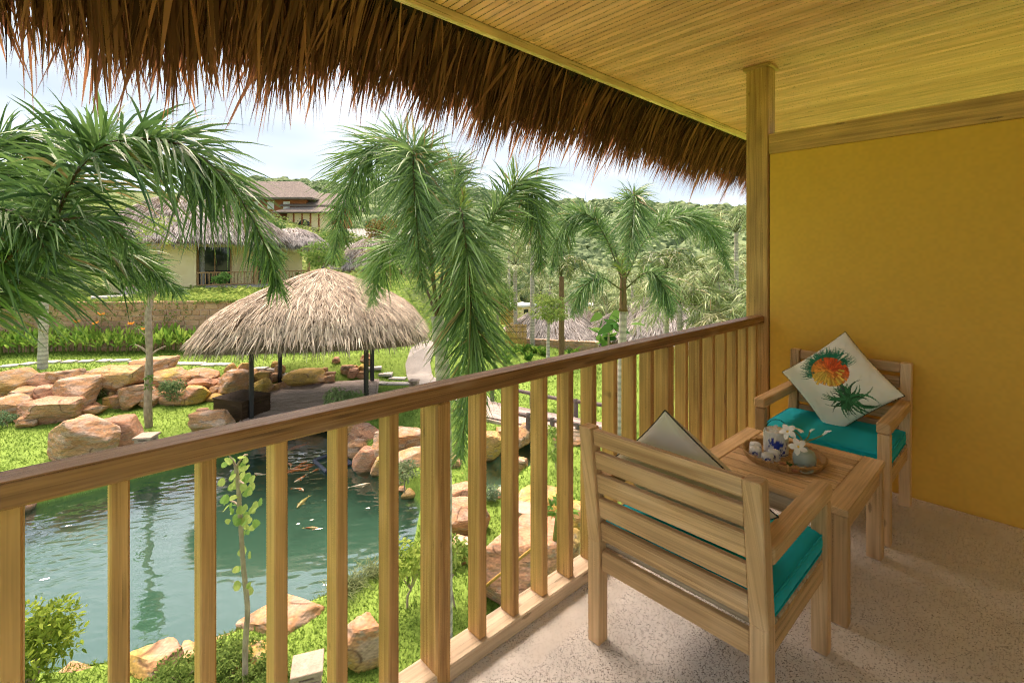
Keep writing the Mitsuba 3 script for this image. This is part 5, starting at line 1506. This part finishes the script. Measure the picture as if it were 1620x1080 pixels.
def tuft_plants(name, spots, nb, length, width, c0, c1, label, cat, group=None, up=1.0, droop=.5, kind=None):
    """Clumps of long blades rising from the ground, each clump a thing."""
    for i, q in enumerate(spots):
        b = gz_at(q)
        a = rng.uniform(0, 6.28, nb)
        al = np.stack([np.cos(a) * rng.uniform(.15, .7, nb), np.sin(a) * rng.uniform(.15, .7, nb), up + 0 * a], 1)
        al /= np.linalg.norm(al, axis=1, keepdims=True)
        L = length * rng.uniform(.6, 1.2, nb)
        mb = strips(b + rng.normal(0, .06, (nb, 3)) * (1, 1, 0), al * L[:, None], np.ones(nb), width * rng.uniform(.7, 1.2, nb), np.stack([al[:, 0] * .3 * L, al[:, 1] * .3 * L, -droop * L], 1), tones(nb, c0, c1), 4, taper=.95)
        put(name, mb, 'leaf', colour=True, label=label if isinstance(label, str) else label[i], cat=cat, group=group)


tuft_plants('grass_clump', [(2.98, 6.46, -3.30), (3.30, 6.52, -3.30), (2.78, 6.41, -3.30)], 160, .42, .010, (.10, .14, .06), (.30, .34, .16), ['clump of long trailing grass over the near pond edge, middle of three', 'clump of long trailing grass over the near pond edge, nearest the stout baluster', 'clump of long trailing grass over the near pond edge, beside the red slab'], 'grass clump', 'long grass clumps at the near pond edge', up=.7, droop=.6)
tuft_plants('grass_clump', [(7.96, 9.54, -3.10), (8.52, 9.64, -3.10), (6.46, 7.51, -3.20)], 120, .32, .012, GREEN_L, GREEN_Y, ['bright grass clump on the left bank of the inlet', 'bright grass clump nearest the walkway end', 'bright grass clump at the near end of the inlet'], 'grass clump', None)
cl = [(13.97, 15.69, -2.73), (14.58, 15.66, -2.82), (15.19, 15.65, -2.90), (15.70, 15.44, -2.94), (15.74, 15.00, -2.88), (17.25, 14.55, -3.02), (13.53, 15.00, -2.57), (14.63, 14.80, -2.69)]
tuft_plants('broad_leaf_plant', cl, 26, .75, .085, (.04, .12, .02), (.16, .27, .04), ['dark green strap leaved clump below the parapet, %s' % w_ for w_ in ('leftmost in the back row', 'second from the left in the back row', 'third from the left in the back row', 'fourth from the left in the back row', 'fifth from the left in the back row', 'rightmost, by the parapet end', 'leftmost in the front row', 'second in the front row')], 'plant', 'strap leaved plants below the stone parapet', up=.9, droop=.45)

# the row of canna plants in front of the stone wall: each plant stem with its leaves
cn = 0
for row in range(3):
    for rr_ in np.arange(-21.6, -3.2, .24):
        d_ = np.interp(rr_, [-21.5, -8.8, -5.8, -2.0], [19.55, 20.55, 21.7, 25.0]) - .38 - .28 * row + rng.normal(0, .04)
        r_ = rr_ + rng.normal(0, .04)
        if r_ > -4.6 and row > 0:
            continue
        b = garden(d_, r_)
        b = np.array([b[0], b[1], float(ground_z(b[None])[0])])
        H_ = rng.uniform(.85, 1.15) * (.92 if row == 2 else 1.05)
        mb = tube([b, b + (rng.normal(0, .03), rng.normal(0, .03), H_ * .62)], [.016, .011], 5, None, (.17, .25, .05), cap=False)
        nb = 7
        hh = np.linspace(.40, .74, nb) * H_
        a = rng.uniform(0, 6.28) + np.arange(nb) * 2.6
        el = np.linspace(.75, 1.42, nb)
        al = np.stack([np.cos(a) * np.cos(el), np.sin(a) * np.cos(el), np.sin(el)], 1)
        L = H_ * rng.uniform(.28, .40, nb)
        strips(b + np.stack([0 * hh, 0 * hh, hh], 1), al * L[:, None], np.ones(nb), L * .30, np.stack([al[:, 0] * .2 * L, al[:, 1] * .2 * L, -.12 * L], 1), tones(nb, (.13, .26, .04), (.34, .48, .09)), 4, taper=.96, mb=mb)
        put('canna_plant', mb, 'leaf', colour=True, label='upright leafy canna plant in the row along the stone wall', cat='canna plant', group='row of canna plants along the stone wall')
        cn += 1
for q in ((0.42, 26.05, -1.15), (0.96, 25.55, -1.20), (2.01, 24.45, -1.21), (1.16, 25.64, -0.87), (2.39, 24.09, -1.41)):
    c_ = np.array(q)
    n = 12
    a = rng.uniform(0, 6.28, n)
    put('canna_flower', strips(np.tile(c_, (n, 1)), np.stack([np.cos(a), np.sin(a), rng.uniform(.2, 1, n)], 1) * .13, np.ones(n), np.full(n, .07), np.zeros((n, 3)), tones(n, (.75, .30, .04), (.85, .48, .12)), 3, taper=.8).add(*tube([c_ - (0, 0, .45), c_], .008, 5, None, (.16, .24, .05)).arrays()[:2], None, (.16, .24, .05)), 'leaf', colour=True, label='orange canna flower head standing above the row of leaves', cat='flower', group='orange canna flowers above the row')


# ------------------------------------------------------------------ lawn blades
def lawn(n, dlo, dhi, rlo, rhi, hgt, wid):
    d = dlo * (dhi / dlo) ** rng.random(n)
    r = rng.uniform(rlo, rhi, n) * d / dhi * 1.0
    xy = garden(d, r)
    z = ground_z(xy)
    ok = (z > -3.3) & (inside(POND, xy) < -.05) & (inside(CREEK, xy) < -.05) & (inside(pp, xy) < 0)
    xy, z, d = xy[ok], z[ok], d[ok]
    m = len(z)
    a = rng.uniform(0, 6.28, m)
    p3 = np.column_stack([xy, z - .01])
    tall = .6 + .9 * meshkit.fbm(p3 * 1.7, 3, 4)
    al = np.stack([np.cos(a) * .5, np.sin(a) * .5, np.ones(m)], 1)
    L = hgt * tall * rng.uniform(.6, 1.2, m) * (d / 12) ** .35
    g = meshkit.fbm(p3 * .9 + 7, 3, 6)[:, None]
    col = tones(m, (.10, .175, .03), (.225, .325, .065), .14) * (.62 + .76 * g)
    return strips(p3, al * L[:, None], np.ones(m), wid * (d / 12) ** .7 * rng.uniform(.7, 1.2, m), np.stack([al[:, 0] * .4 * L, al[:, 1] * .4 * L, -.25 * L], 1), col, 2, taper=.95)


put('lawn_grass', lawn(150000, 4.2, 25, -30, 9, .075, .020), 'leaf', colour=True, label='short bright green lawn grass around the pond', kind='stuff')



# ------------------------------------------------------------------ stone walls
scene['wall_stone'] = principled(proc(lambda p, n, uv: mix(mix((.42, .22, .12), (.60, .43, .27), fbm(p.x * 1.7 + uv.x * 7, p.y * 1.7, p.z * 2.0, 2)), (.36, .23, .165), cell_rand(uv.x * 991, 2, 3) * .8) * (.76 + .34 * noise(p.x * 26, p.y * 26, p.z * 34))), 0.9, 0.1)
scene['mortar'] = principled((.50, .42, .33), 0.95, 0.05)


def stone_wall(key, A, B, z0, z1, sw, sh, thick=.35):
    """Courses of uneven stones standing proud of a mortar core, from A to B (the stones face the camera side)."""
    A, B = np.array(A[:2]), np.array(B[:2])
    L = np.linalg.norm(B - A)
    a = (B - A) / L
    nrm = np.array([a[1], -a[0]])
    if nrm @ FWD > 0:
        nrm = -nrm
    core = oriented(board((0, .035, z0 - .5), (L, thick, z1 - .03), .01), (*A, 0), a, -nrm)
    put('mortar_core', core, 'mortar', key)
    z = z0
    while z < z1 - .3 * sh:
        hgt = sh * rng.uniform(.8, 1.2)
        hgt = min(hgt, z1 - z)
        x = -rng.uniform(0, sw)
        while x < L:
            w = sw * rng.uniform(.6, 1.45)
            x0, x1 = max(x, 0), min(x + w, L)
            if x1 - x0 > .06:
                v, f = chamfer_box((x0 + .012, -rng.uniform(0, .022), z + .012), (x1 - .012, .16, z + hgt - .010), .022)
                v = v + rng.normal(0, .008, v.shape)
                u = np.tile([rng.random(), 0], (len(v), 1))
                put('stone', oriented(MB().add(v, f, u), (*A, 0), a, -nrm), 'wall_stone', key, uv=True)
            x += w
        z += hgt


w1 = thing('stone_wall', 'reddish stone retaining wall with trailing creepers behind the row of cannas', 'wall')
stone_wall(w1, garden(19.55, -21.5), garden(20.55, -8.8), -2.42, -.36, .40, .215)
stone_wall(w1, garden(20.56, -8.77), garden(21.7, -5.8), -2.42, -.42, .46, .25)
w2 = thing('stone_parapet', 'low wall of rounded tan stones in front of the left low thatched roof', 'wall')
stone_wall(w2, garden(24.2, .55), garden(23.3, 4.15), -3.25, -2.60, .24, .17, .3)

# creepers over the big wall, and the growth along its top
def ivy(n, dl, rl, z0, z1, size, c0, c1):
    r = rng.uniform(*rl, n)
    d = np.interp(r, [-21.5, -8.8], [19.55, 20.55]) + dl + rng.normal(0, .03, n)
    xy = garden(d, r)
    k = meshkit.noise(np.stack([r * 1.4, 0 * r, 0 * r], 1), 4)
    z = z1 - (z1 - z0) * rng.random(n) ** 1.3 * np.clip(1.7 * k - .25, .05, 1)
    al = rng.normal(0, 1, (n, 3)) * (1, 1, .5) - np.append(FWD, .2) * .6
    al /= np.linalg.norm(al, axis=1, keepdims=True)
    L = size * rng.uniform(.6, 1.3, n)
    return strips(np.column_stack([xy, z]), al * L[:, None], np.ones(n), L * .6, np.stack([0 * L, 0 * L, -.5 * L], 1), tones(n, c0, c1), 2, taper=.9)


put('creeper', ivy(1300, -.07, (-21, -9), -2.0, -.30, .085, (.08, .15, .03), (.28, .36, .09)), 'leaf', colour=True, label='green creeper trailing down over the reddish stone wall', cat='creeper')


def cover(n, dr_, rr, size, c0, c1, hmax, stretch=1.0, up=.6, seed=3, thr=.0, zfun=None):
    d = rng.uniform(*dr_, n)
    r = rng.uniform(*rr, n)
    xy = garden(d, r)
    p3 = np.column_stack([xy, 0 * d])
    k = meshkit.fbm(p3 * .8, 3, seed)
    ok = k > thr
    xy, d, r, k = xy[ok], d[ok], r[ok], k[ok]
    m = len(d)
    z = ground_z(xy) + hmax * np.clip((k - .3) * 2.2, .08, 1) * rng.random(m)
    a = rng.uniform(0, 6.28, m)
    al = np.stack([np.cos(a), np.sin(a), up * rng.uniform(.2, 1.8, m)], 1)
    al /= np.linalg.norm(al, axis=1, keepdims=True)
    L = size * rng.uniform(.6, 1.3, m)
    return strips(np.column_stack([xy, z]), al * L[:, None], np.ones(m), L * .42 * stretch, np.stack([0 * L, 0 * L, -.35 * L], 1), tones(m, c0, c1), 2, taper=.95)


put('ground_cover', cover(9000, (20.2, 26), (-22, -8), .20, (.15, .24, .05), (.40, .48, .13), .35), 'leaf', colour=True, label='mixed green ground cover on the terrace above the stone wall', kind='stuff')
put('ground_cover', cover(5200, (21.5, 34), (-10, .5), .24, (.14, .23, .05), (.36, .46, .12), .5), 'leaf', colour=True, label='mixed green planting on the slope behind the gazebo', kind='stuff')
put('ground_cover', cover(30000, (30, 95), (-75, 0), .5, (.13, .20, .06), (.36, .42, .14), 1.3), 'leaf', colour=True, label='shrubby growth on the slope around the upper villas', kind='stuff')
put('ground_cover', cover(16000, (27, 85), (0, 46), .5, (.15, .20, .06), (.40, .43, .17), 1.6), 'leaf', colour=True, label='yellow green undergrowth below the coconut palms', kind='stuff')


# ------------------------------------------------------------------ villas
scene['pale_wall'] = principled(proc(lambda p, n, uv: mix((.80, .68, .38), (.87, .76, .46), fbm(p.x * 1.5, p.y * 1.5, p.z * 1.5, 3))), 0.8, 0.15)
scene['ochre_wall'] = principled((.72, .53, .17), 0.8, 0.15)
scene['villa_wood'] = wood((.30, .17, .07), (.56, .37, .18), (.45, .36, .25), .6, .3)
scene['dark_glass'] = principled((.02, .025, .025), 0.06, 0.6)
scene['curtain'] = principled((.42, .43, .40), 0.9, 0.1)
scene['roof_grey'] = principled(proc(lambda p, n, uv: mix((.13, .11, .095), (.24, .20, .18), fbm(p.x * 3, p.y * 3, p.z * 9, 3))), 0.85, 0.1)
scene['rust_red'] = principled((.34, .13, .06), 0.8, 0.1)
scene['white_paint'] = principled((.75, .75, .72), 0.6, 0.3)
AX, AY = np.array([1.0, 0.0]), np.array([0.0, 1.0])
TH_G0, TH_G1 = (.30, .275, .26), (.66, .615, .585)


def villa(key, o, z0, wmat, left=3.6, right=6.0, deep=5.0, roofs=(), balusters=34):
    """Walls, doors, balcony with railing, posts; x runs along the balcony, o is the corner of wall and balcony."""
    def bd(n, lo, hi, m, par=None, **k):
        return put(n, board((o[0] + lo[0], o[1] + lo[1], z0 + lo[2]), (o[0] + hi[0], o[1] + hi[1], z0 + hi[2]), .008), m, par or key, uv=True, **k)
    bd('wall', (-left, 0, -1.2), (0, deep, 2.75), wmat)
    bd('wall', (0.01, 1.35, -1.2), (right, deep, 2.75), wmat)
    bd('balcony_slab', (.002, -.02, -.16), (right, 1.345, .0), 'concrete')
    d = bd('glass_door', (.35, 1.30, .02), (1.9, 1.345, 2.15), 'dark_glass')
    bd('frame', (.27, 1.28, .02), (.345, 1.346, 2.25), 'villa_wood', d)
    bd('frame', (1.905, 1.28, .02), (1.98, 1.346, 2.25), 'villa_wood', d)
    bd('frame', (1.09, 1.275, .02), (1.15, 1.298, 2.15), 'villa_wood', d)
    bd('curtain', (.42, 1.285, .05), (.62, 1.297, 2.1), 'curtain', d)
    d2 = bd('glass_door', (3.2, 1.30, .02), (4.4, 1.345, 2.15), 'dark_glass')
    bd('frame', (3.12, 1.28, .02), (3.195, 1.346, 2.25), 'villa_wood', d2)
    bd('frame', (4.405, 1.28, .02), (4.48, 1.346, 2.25), 'villa_wood', d2)
    bd('top_beam', (.01, -.02, 2.45), (right, .12, 2.65), 'villa_wood')
    for x in (right * .48, right - .12):
        bd('post', (x, -.01, .001), (x + .13, .12, 2.449), 'villa_wood')
    rk = bd('railing', (.01, 0, .72), (right - .125, .07, .79), 'villa_wood')
    bd('bottom_rail', (.01, 0, .06), (right - .125, .06, .12), 'villa_wood', rk)
    for x in np.linspace(.06, right - .2, balusters):
        bd('baluster', (x, .01, .121), (x + .045, .05, .719), 'villa_wood', rk)
    for (cx, cy, hx, hy, prof, rg, nb, fr) in roofs:
        thatch_roof(key, np.array([o[0] + cx, o[1] + cy, z0]), 0.0, hx, hy, prof, nb, .55, .05, TH_G0, TH_G1, ridge=rg, fringe=.5, fr_n=fr)


v1 = thing('villa', 'pale yellow villa with a thatched roof and a railed balcony behind the stone wall', 'house')
o1 = garden(26.0, -16.9)
villa(v1, o1, -.15, 'pale_wall', roofs=((.3, 2.2, 5.2, 3.4, [(0, 4.9), (.12, 4.7), (.35, 4.2), (.6, 3.6), (.8, 3.05), (.93, 2.7), (1, 2.45)], 1.6, 9000, 2600), (5.4, 1.2, 1.7, 2.0, [(0, 3.35), (.3, 3.2), (.6, 2.95), (.85, 2.6), (1, 2.35)], .3, 2200, 1200)))
v2 = thing('villa', 'ochre villa with a thatched roof right of the gazebo roof, farther up the slope', 'house')
o2_ = garden(43.0, -13.2)
villa(v2, o2_, -2.1, 'ochre_wall', left=1.2, right=5.0, deep=5, roofs=((2.2, 2.0, 4.3, 3.3, [(0, 5.2), (.12, 5.0), (.35, 4.5), (.6, 3.8), (.8, 3.2), (.93, 2.8), (1, 2.5)], 1.0, 5000, 1500), (5.4, 2.2, 2.2, 2.2, [(0, 3.5), (.3, 3.3), (.6, 3.0), (.85, 2.6), (1, 2.3)], .3, 1600, 700)), balusters=26)
put('wall', board((o2_[0] + 5.1, o2_[1] + .4, -3.6), (o2_[0] + 9.5, o2_[1] + 4, -.2), .01), 'ochre_wall', v2)

lo = thing('lodge', 'large hillside lodge with tiered brown roofs and a rust coloured arcade', 'building')
lc = garden(84, -41.5)


def slab_roof(key, c, hx, hy, z0, z1, mat='roof_grey', over=.25, yaw=0.0):
    v = np.array([[-hx, -hy, z0], [hx, -hy, z0], [hx, hy, z0], [-hx, hy, z0], [-hx * .55, -hy * .12, z1], [hx * .55, -hy * .12, z1], [hx * .55, hy * .12, z1], [-hx * .55, hy * .12, z1],
                  [-hx, -hy, z0 - over], [hx, -hy, z0 - over], [hx, hy, z0 - over], [-hx, hy, z0 - over]])
    f = np.array([[0, 1, 5, 4], [1, 2, 6, 5], [2, 3, 7, 6], [3, 0, 4, 7], [4, 5, 6, 7], [8, 9, 1, 0], [9, 10, 2, 1], [10, 11, 3, 2], [11, 8, 0, 3], [11, 10, 9, 8]])
    return put('roof', MB().add(rotz(v, yaw) + (c[0], c[1], 0), f), mat, key)


LY_ = .74
def lodge_block(dx, dy, hx, hy, z0, z1, mat, name='wall'):
    v, f = chamfer_box((-hx, -hy, z0), (hx, hy, z1), .02)
    c = lc + RGT * dx + FWD * dy
    return put(name, MB().add(rotz(v, math.atan2(RGT[1], RGT[0])) + (c[0], c[1], 0), f), mat, lo)


RY = math.atan2(RGT[1], RGT[0])
lodge_block(0, 0, 7.6, 4, 5, 11.0, 'rust_red')
slab_roof(lo, lc, 9.2, 5.6, 11.0, 14.3, yaw=RY)
lodge_block(8.6, 1, 3.6, 4, 5, 9.8, 'rust_red')
slab_roof(lo, lc + RGT * 8.8 + FWD * 1, 5.4, 5.4, 9.9, 12.4, yaw=RY)
slab_roof(lo, lc + RGT * 8.6 - FWD * 4.6, 5.2, 2.4, 8.55, 9.5, yaw=RY, over=.15)
lodge_block(8.4, -4.4, 3.2, 1.2, 5, 8.4, 'pale_wall')
for k in range(5):
    lodge_block(-6 + k * 2.6, -4.05, .55, .06, 9.2, 10.5, 'white_paint', 'window')
for k in range(4):
    lodge_block(6.3 + k * 1.35, -5.65, .10, .1, 5, 8.4, 'rust_red', 'column')
th = np.linspace(0, np.pi, 12)
av = np.vstack([np.column_stack([1.0 * np.cos(th), 0 * th, 6.4 + 1.0 * np.sin(th)]), np.column_stack([1.0 * np.cos(th), 0 * th + .1, 6.4 + 1.0 * np.sin(th)])])
af = [[0, k, k + 1] for k in range(1, 11)] + [[k, k + 12, k + 13] for k in range(11)] + [[k, k + 13, k + 1] for k in range(11)]
cc = lc + RGT * 8.0 - FWD * 5.72
put('arch', MB().add(rotz(av, RY) + (cc[0], cc[1], 0), af), 'dark_glass', lo)
slab_roof(lo, lc - RGT * 12 + FWD * 2, 8, 5, 9.5, 12.2, yaw=RY)
lodge_block(-12, 2, 6.6, 3.8, 5, 9.5, 'rust_red')

sh = thing('shed', 'long grey corrugated shed roof far behind the red tinged tree', 'shed')
sc_ = garden(66, -17.6)
v, f = chamfer_box((-4.5, -3, -3), (4.5, 3, 2.6), .02)
put('wall', MB().add(rotz(v, RY) + (sc_[0], sc_[1], 0), f), 'white_paint', sh)
nv = 60
xs = np.linspace(-5, 5, nv)
cor = .05 * np.sin(xs * 18)
vv = np.vstack([np.column_stack([xs, np.full(nv, -3.6), 2.62 + cor]), np.column_stack([xs, np.full(nv, 0), 5.2 + cor]), np.column_stack([xs, np.full(nv, 3.6), 2.62 + cor])])
i = np.arange(nv - 1)
put('roof', MB().add(rotz(vv, RY) + (sc_[0], sc_[1], 0), np.vstack([np.stack([i, i + 1, i + 1 + nv, i + nv], 1), np.stack([i + nv, i + 1 + nv, i + 1 + 2 * nv, i + 2 * nv], 1)])), 'concrete', sh)

# the two low thatched roofs at the right
h1 = thing('thatched_hut', 'low grey thatched hut roof behind the stone parapet', 'house')
c1 = garden(28.2, 2.7)
thatch_roof(h1, np.array([c1[0], c1[1], 0]), .25, 3.4, 3.0, [(0, -1.15), (.15, -1.3), (.4, -1.75), (.65, -2.25), (.85, -2.7), (1, -3.05)], 6500, .5, .045, TH_G0, TH_G1, ridge=.8, fringe=.35, fr_n=1400)
put('wall', MB().add(*chamfer_box((c1[0] - 2.3, c1[1] - 2.0, -6.2), (c1[0] + 2.3, c1[1] + 2.0, -2.6), .01)), 'ochre_wall', h1)
h2 = thing('thatched_hut', 'larger low grey thatched hut roof right of the foxtail trunk', 'house')
c2 = garden(27.6, 8.7)
thatch_roof(h2, np.array([c2[0], c2[1], 0]), .1, 4.3, 3.9, [(0, -.65), (.12, -.78), (.35, -1.2), (.6, -1.75), (.8, -2.2), (1, -2.75)], 9000, .5, .045, TH_G0, TH_G1, ridge=.6, fringe=.35, fr_n=1800)
put('wall', MB().add(*chamfer_box((c2[0] - 3.1, c2[1] - 2.9, -6.0), (c2[0] + 3.1, c2[1] + 2.9, -2.3), .01)), 'ochre_wall', h2)
h3 = thing('thatched_hut', 'distant pale thatched roof among the palms on the right', 'house')
c3 = garden(52, 18.2)
thatch_roof(h3, np.array([c3[0], c3[1], 0]), .1, 3.2, 3, [(0, -1.8), (.3, -2.3), (.6, -3.0), (1, -4.2)], 1500, .7, .08, TH_G0, TH_G1, fringe=.4, fr_n=400)
put('wall', MB().add(*chamfer_box((c3[0] - 2.3, c3[1] - 2.0, -8), (c3[0] + 2.3, c3[1] + 2.0, -4), .01)), 'pale_wall', h3)
for q, lb in (((27.79, 28.78, -2.30), 'small pale far hut with a white roof edge, left of the ringed palm trunk'), ((33.95, 25.80, -2.49), 'small pale far hut with a white roof edge, among the palm trunks')):
    t = thing('far_hut', lb, 'house', 'far huts among the palms')
    q = np.array(q)
    put('wall', MB().add(*chamfer_box((q[0] - .7, q[1] - .7, -7), (q[0] + .7, q[1] + .7, q[2] - .3), .02)), 'pale_wall', t)
    put('roof', MB().add(*chamfer_box((q[0] - .9, q[1] - .9, q[2] - .295), (q[0] + .9, q[1] + .9, q[2] - .1), .03)), 'white_paint', t)
    for k in (-.5,):
        put('window', MB().add(*chamfer_box((q[0] + k, q[1] - .73, q[2] - 1.2), (q[0] + k + .5, q[1] - .702, q[2] - .5), .01)), 'dark_glass', t)

# bamboo screens
scene['bamboo_screen'] = wood((.40, .22, .05), (.66, .42, .12), (.5, .36, .15), .5, .35, .5)
for q, w, hgt, lb in (((15.51, 16.44, -2.47), 1.02, .80, 'low bamboo screen panel at the end of the stone parapet'), ((16.82, 18.50, -1.72), .66, .62, 'smaller bamboo screen panel behind the first one')):
    t = thing('bamboo_screen', lb, 'screen')
    q = np.array(q)
    ncane = int(w / .055)
    for k in range(ncane):
        x = (k - ncane / 2) * .055
        p0 = q + np.append(RGT * x, -.3)
        put('cane', tube([p0, p0 + (0, 0, hgt + .3 + rng.uniform(-.02, .02))], .026, 6), 'bamboo_screen', t, smooth=True, uv=True)
    for zz in (.15, hgt * .55, hgt - .1):
        e0, e1 = q + np.append(-RGT * w * .5 - FWD * .03, zz), q + np.append(RGT * w * .5 - FWD * .03, zz)
        put('cross_cane', tube([e0, e1], .016, 6), 'brown_sheath', t, smooth=True)

# the plank walkway with log rails
scene['grey_planks'] = wood((.20, .15, .125), (.42, .335, .30), (.42, .36, .33), .7, .25, .4, .2)
wk = thing('plank_walkway', 'grey plank walkway with log handrails crossing the inlet', 'walkway')
A_, B_ = np.array((9.05, 11.59, -2.98)), np.array((10.30, 7.05, -2.98))
L_ = np.linalg.norm((B_ - A_)[:2])
a_ = (B_ - A_)[:2] / L_
n_ = np.array([a_[1], -a_[0]])
if n_ @ FWD > 0:
    n_ = -n_
for k in range(9):
    off = -.62 + .14 * k
    put('plank', oriented(board((0, off, -.04), (L_, off + .13, rng.uniform(-.004, .004)), .004), A_, a_, -n_), 'grey_planks', wk, uv=True)
for off in (-.66, .66):
    put('fascia_beam', oriented(board((0, off - .03, -.24), (L_, off + .03, -.045), .004), A_, a_, -n_), 'deck_wood', wk, uv=True)
scene['log_grey'] = principled(proc(lambda p, n, uv: mix((.075, .06, .055), (.20, .165, .15), fbm(p.x * 20, p.y * 20, p.z * 20, 3))), .8, .15)
for off, zz, t0, t1 in ((.72, .42, 0.0, 1.0), (-.72, .30, .45, 1.0)):
    pr = [np.append(A_[:2] + a_ * L_ * s + (-n_) * off, -2.98 + zz + .02 * math.sin(s * 9)) for s in np.linspace(t0, t1, 7)]
    put('log_rail', tube(spline(pr, 16), .055, 9), 'log_grey', wk, smooth=True)
    for s in np.linspace(t0 + .06, t1 - .04, 4):
        b = np.append(A_[:2] + a_ * L_ * s + (-n_) * off, -3.15)
        put('log_post', tube([b, b + (0, 0, zz + .22)], .065, 9), 'log_grey', wk, smooth=True)

# terrace details
pl = thing('planter', 'grey concrete planter on the terrace beside the thin tree top', 'planter')
q = gz_at((2.48, 28.78, -0.43))
put('trough', board((q[0] - .5, q[1] - .4, q[2] - .1), (q[0] + .5, q[1] + .4, q[2] + .42), .02), 'concrete', pl)
put('rim', board((q[0] - .54, q[1] - .44, q[2] + .425), (q[0] + .54, q[1] + .44, q[2] + .47), .01), 'concrete', pl)
put('soil', board((q[0] - .46, q[1] - .36, q[2] + .471), (q[0] + .46, q[1] + .36, q[2] + .48), .003), 'brown_sheath', pl)
st_ = thing('concrete_step', 'pale flat concrete slab on the terrace above the stone wall', 'slab')
q = gz_at((1.61, 27.95, -0.33))
put('slab', board((q[0] - .7, q[1] - .5, q[2] - .1), (q[0] + .7, q[1] + .5, q[2] + .16), .02), 'concrete', st_)
pole = thing('bamboo_pole', 'thin bamboo pole lying across the orange slab boulder', 'pole')
put('cane', tube([(3.95, 4.80, -2.73), (4.26, 4.23, -2.10)], .018, 7), 'bamboo_screen', pole, smooth=True, uv=True)
gp = thing('green_stem', 'thick yellow green stem rising beside the rust boulder below the railing', 'plant')
put('stem', tube([(5.26, 4.77, -3.10), (4.91, 4.45, -2.41), (4.93, 4.43, -2.15), (4.95, 4.41, -1.93)], [.045, .04, .036, .03], 8), 'stem_green', gp, smooth=True)
put('leaf', leaf_cloud(None, [(4.95, 4.41, -1.93)], [.18], 40, .14, GREEN_M, GREEN_L), 'leaf', gp, colour=True)


# ------------------------------------------------------------------ trees on the slopes and the far wood
slope = []
for i in range(64):
    d_ = rng.uniform(36, 92)
    r_ = rng.uniform(-.66, .60) * d_
    px = 810 + 769 * r_ / d_
    if px < 700 and d_ > 55 and 330 < px < 620:
        continue
    if px < 520 and d_ < 40:
        continue
    slope.append((d_, r_))
for i, (d_, r_) in enumerate(slope):
    q = gz_at(garden(d_, r_))
    hgt = rng.uniform(3.2, 6.0)
    if 810 + 769 * r_ / d_ < 700:
        hgt *= .72
    pal = [((.10, .17, .05), (.29, .37, .11)), ((.14, .19, .055), (.39, .42, .14)), ((.07, .13, .045), (.20, .28, .08))][i % 3]
    lb = ['mid green broadleaved tree on the slope among the palms', 'yellow green broadleaved tree on the slope among the palms', 'dark green broadleaved tree on the slope among the palms'][i % 3]
    tree(q, hgt, hgt * .36, 900, .30, lb, *pal, r=.12, clumps=12, name='slope_tree', group=['mid green trees on the slope', 'yellow green trees on the slope', 'dark green trees on the slope'][i % 3])


def wood_mass(n, dlo, dhi, wide, lo, hi, c0, c1, seed):
    """Crowns of the far wood: lumpy domes of leaf-clump faces, all one mass."""
    r3 = np.random.default_rng(seed)
    s = ICO[2]
    mb = MB()
    d = dlo * (dhi / dlo) ** r3.random(n)
    r = r3.uniform(-wide, wide, n) * d
    xy = garden(d, r)
    z = ground_z(xy, False)
    rad = r3.uniform(lo, hi, n) * (d / dlo) ** .35
    V, F, C = [], [], []
    base = s.vertices
    for k in range(n):
        v = base * (1 + .55 * (meshkit.noise(base * 2.3 + k * 3.7, 3)[:, None] - .5)) + r3.normal(0, .09, base.shape)
        v = v * rad[k] * np.array([1, 1, .8])
        a = np.array(c0) + (np.array(c1) - np.array(c0)) * r3.random() ** 1.2
        mb.add(v + (xy[k, 0], xy[k, 1], z[k] + rad[k] * .45), s.faces, None, a * (1 + .12 * r3.normal(size=(len(v), 1))))
    return mb


scene['far_foliage'] = principled({'type': 'mesh_attribute', 'name': 'vertex_color'}, 0.9, 0.05)
put('far_wood', wood_mass(2600, 90, 330, .66, 1.7, 3.4, (.12, .165, .085), (.235, .29, .14), 5), 'far_foliage', colour=True, label='dense green wood covering the far hills', kind='stuff')
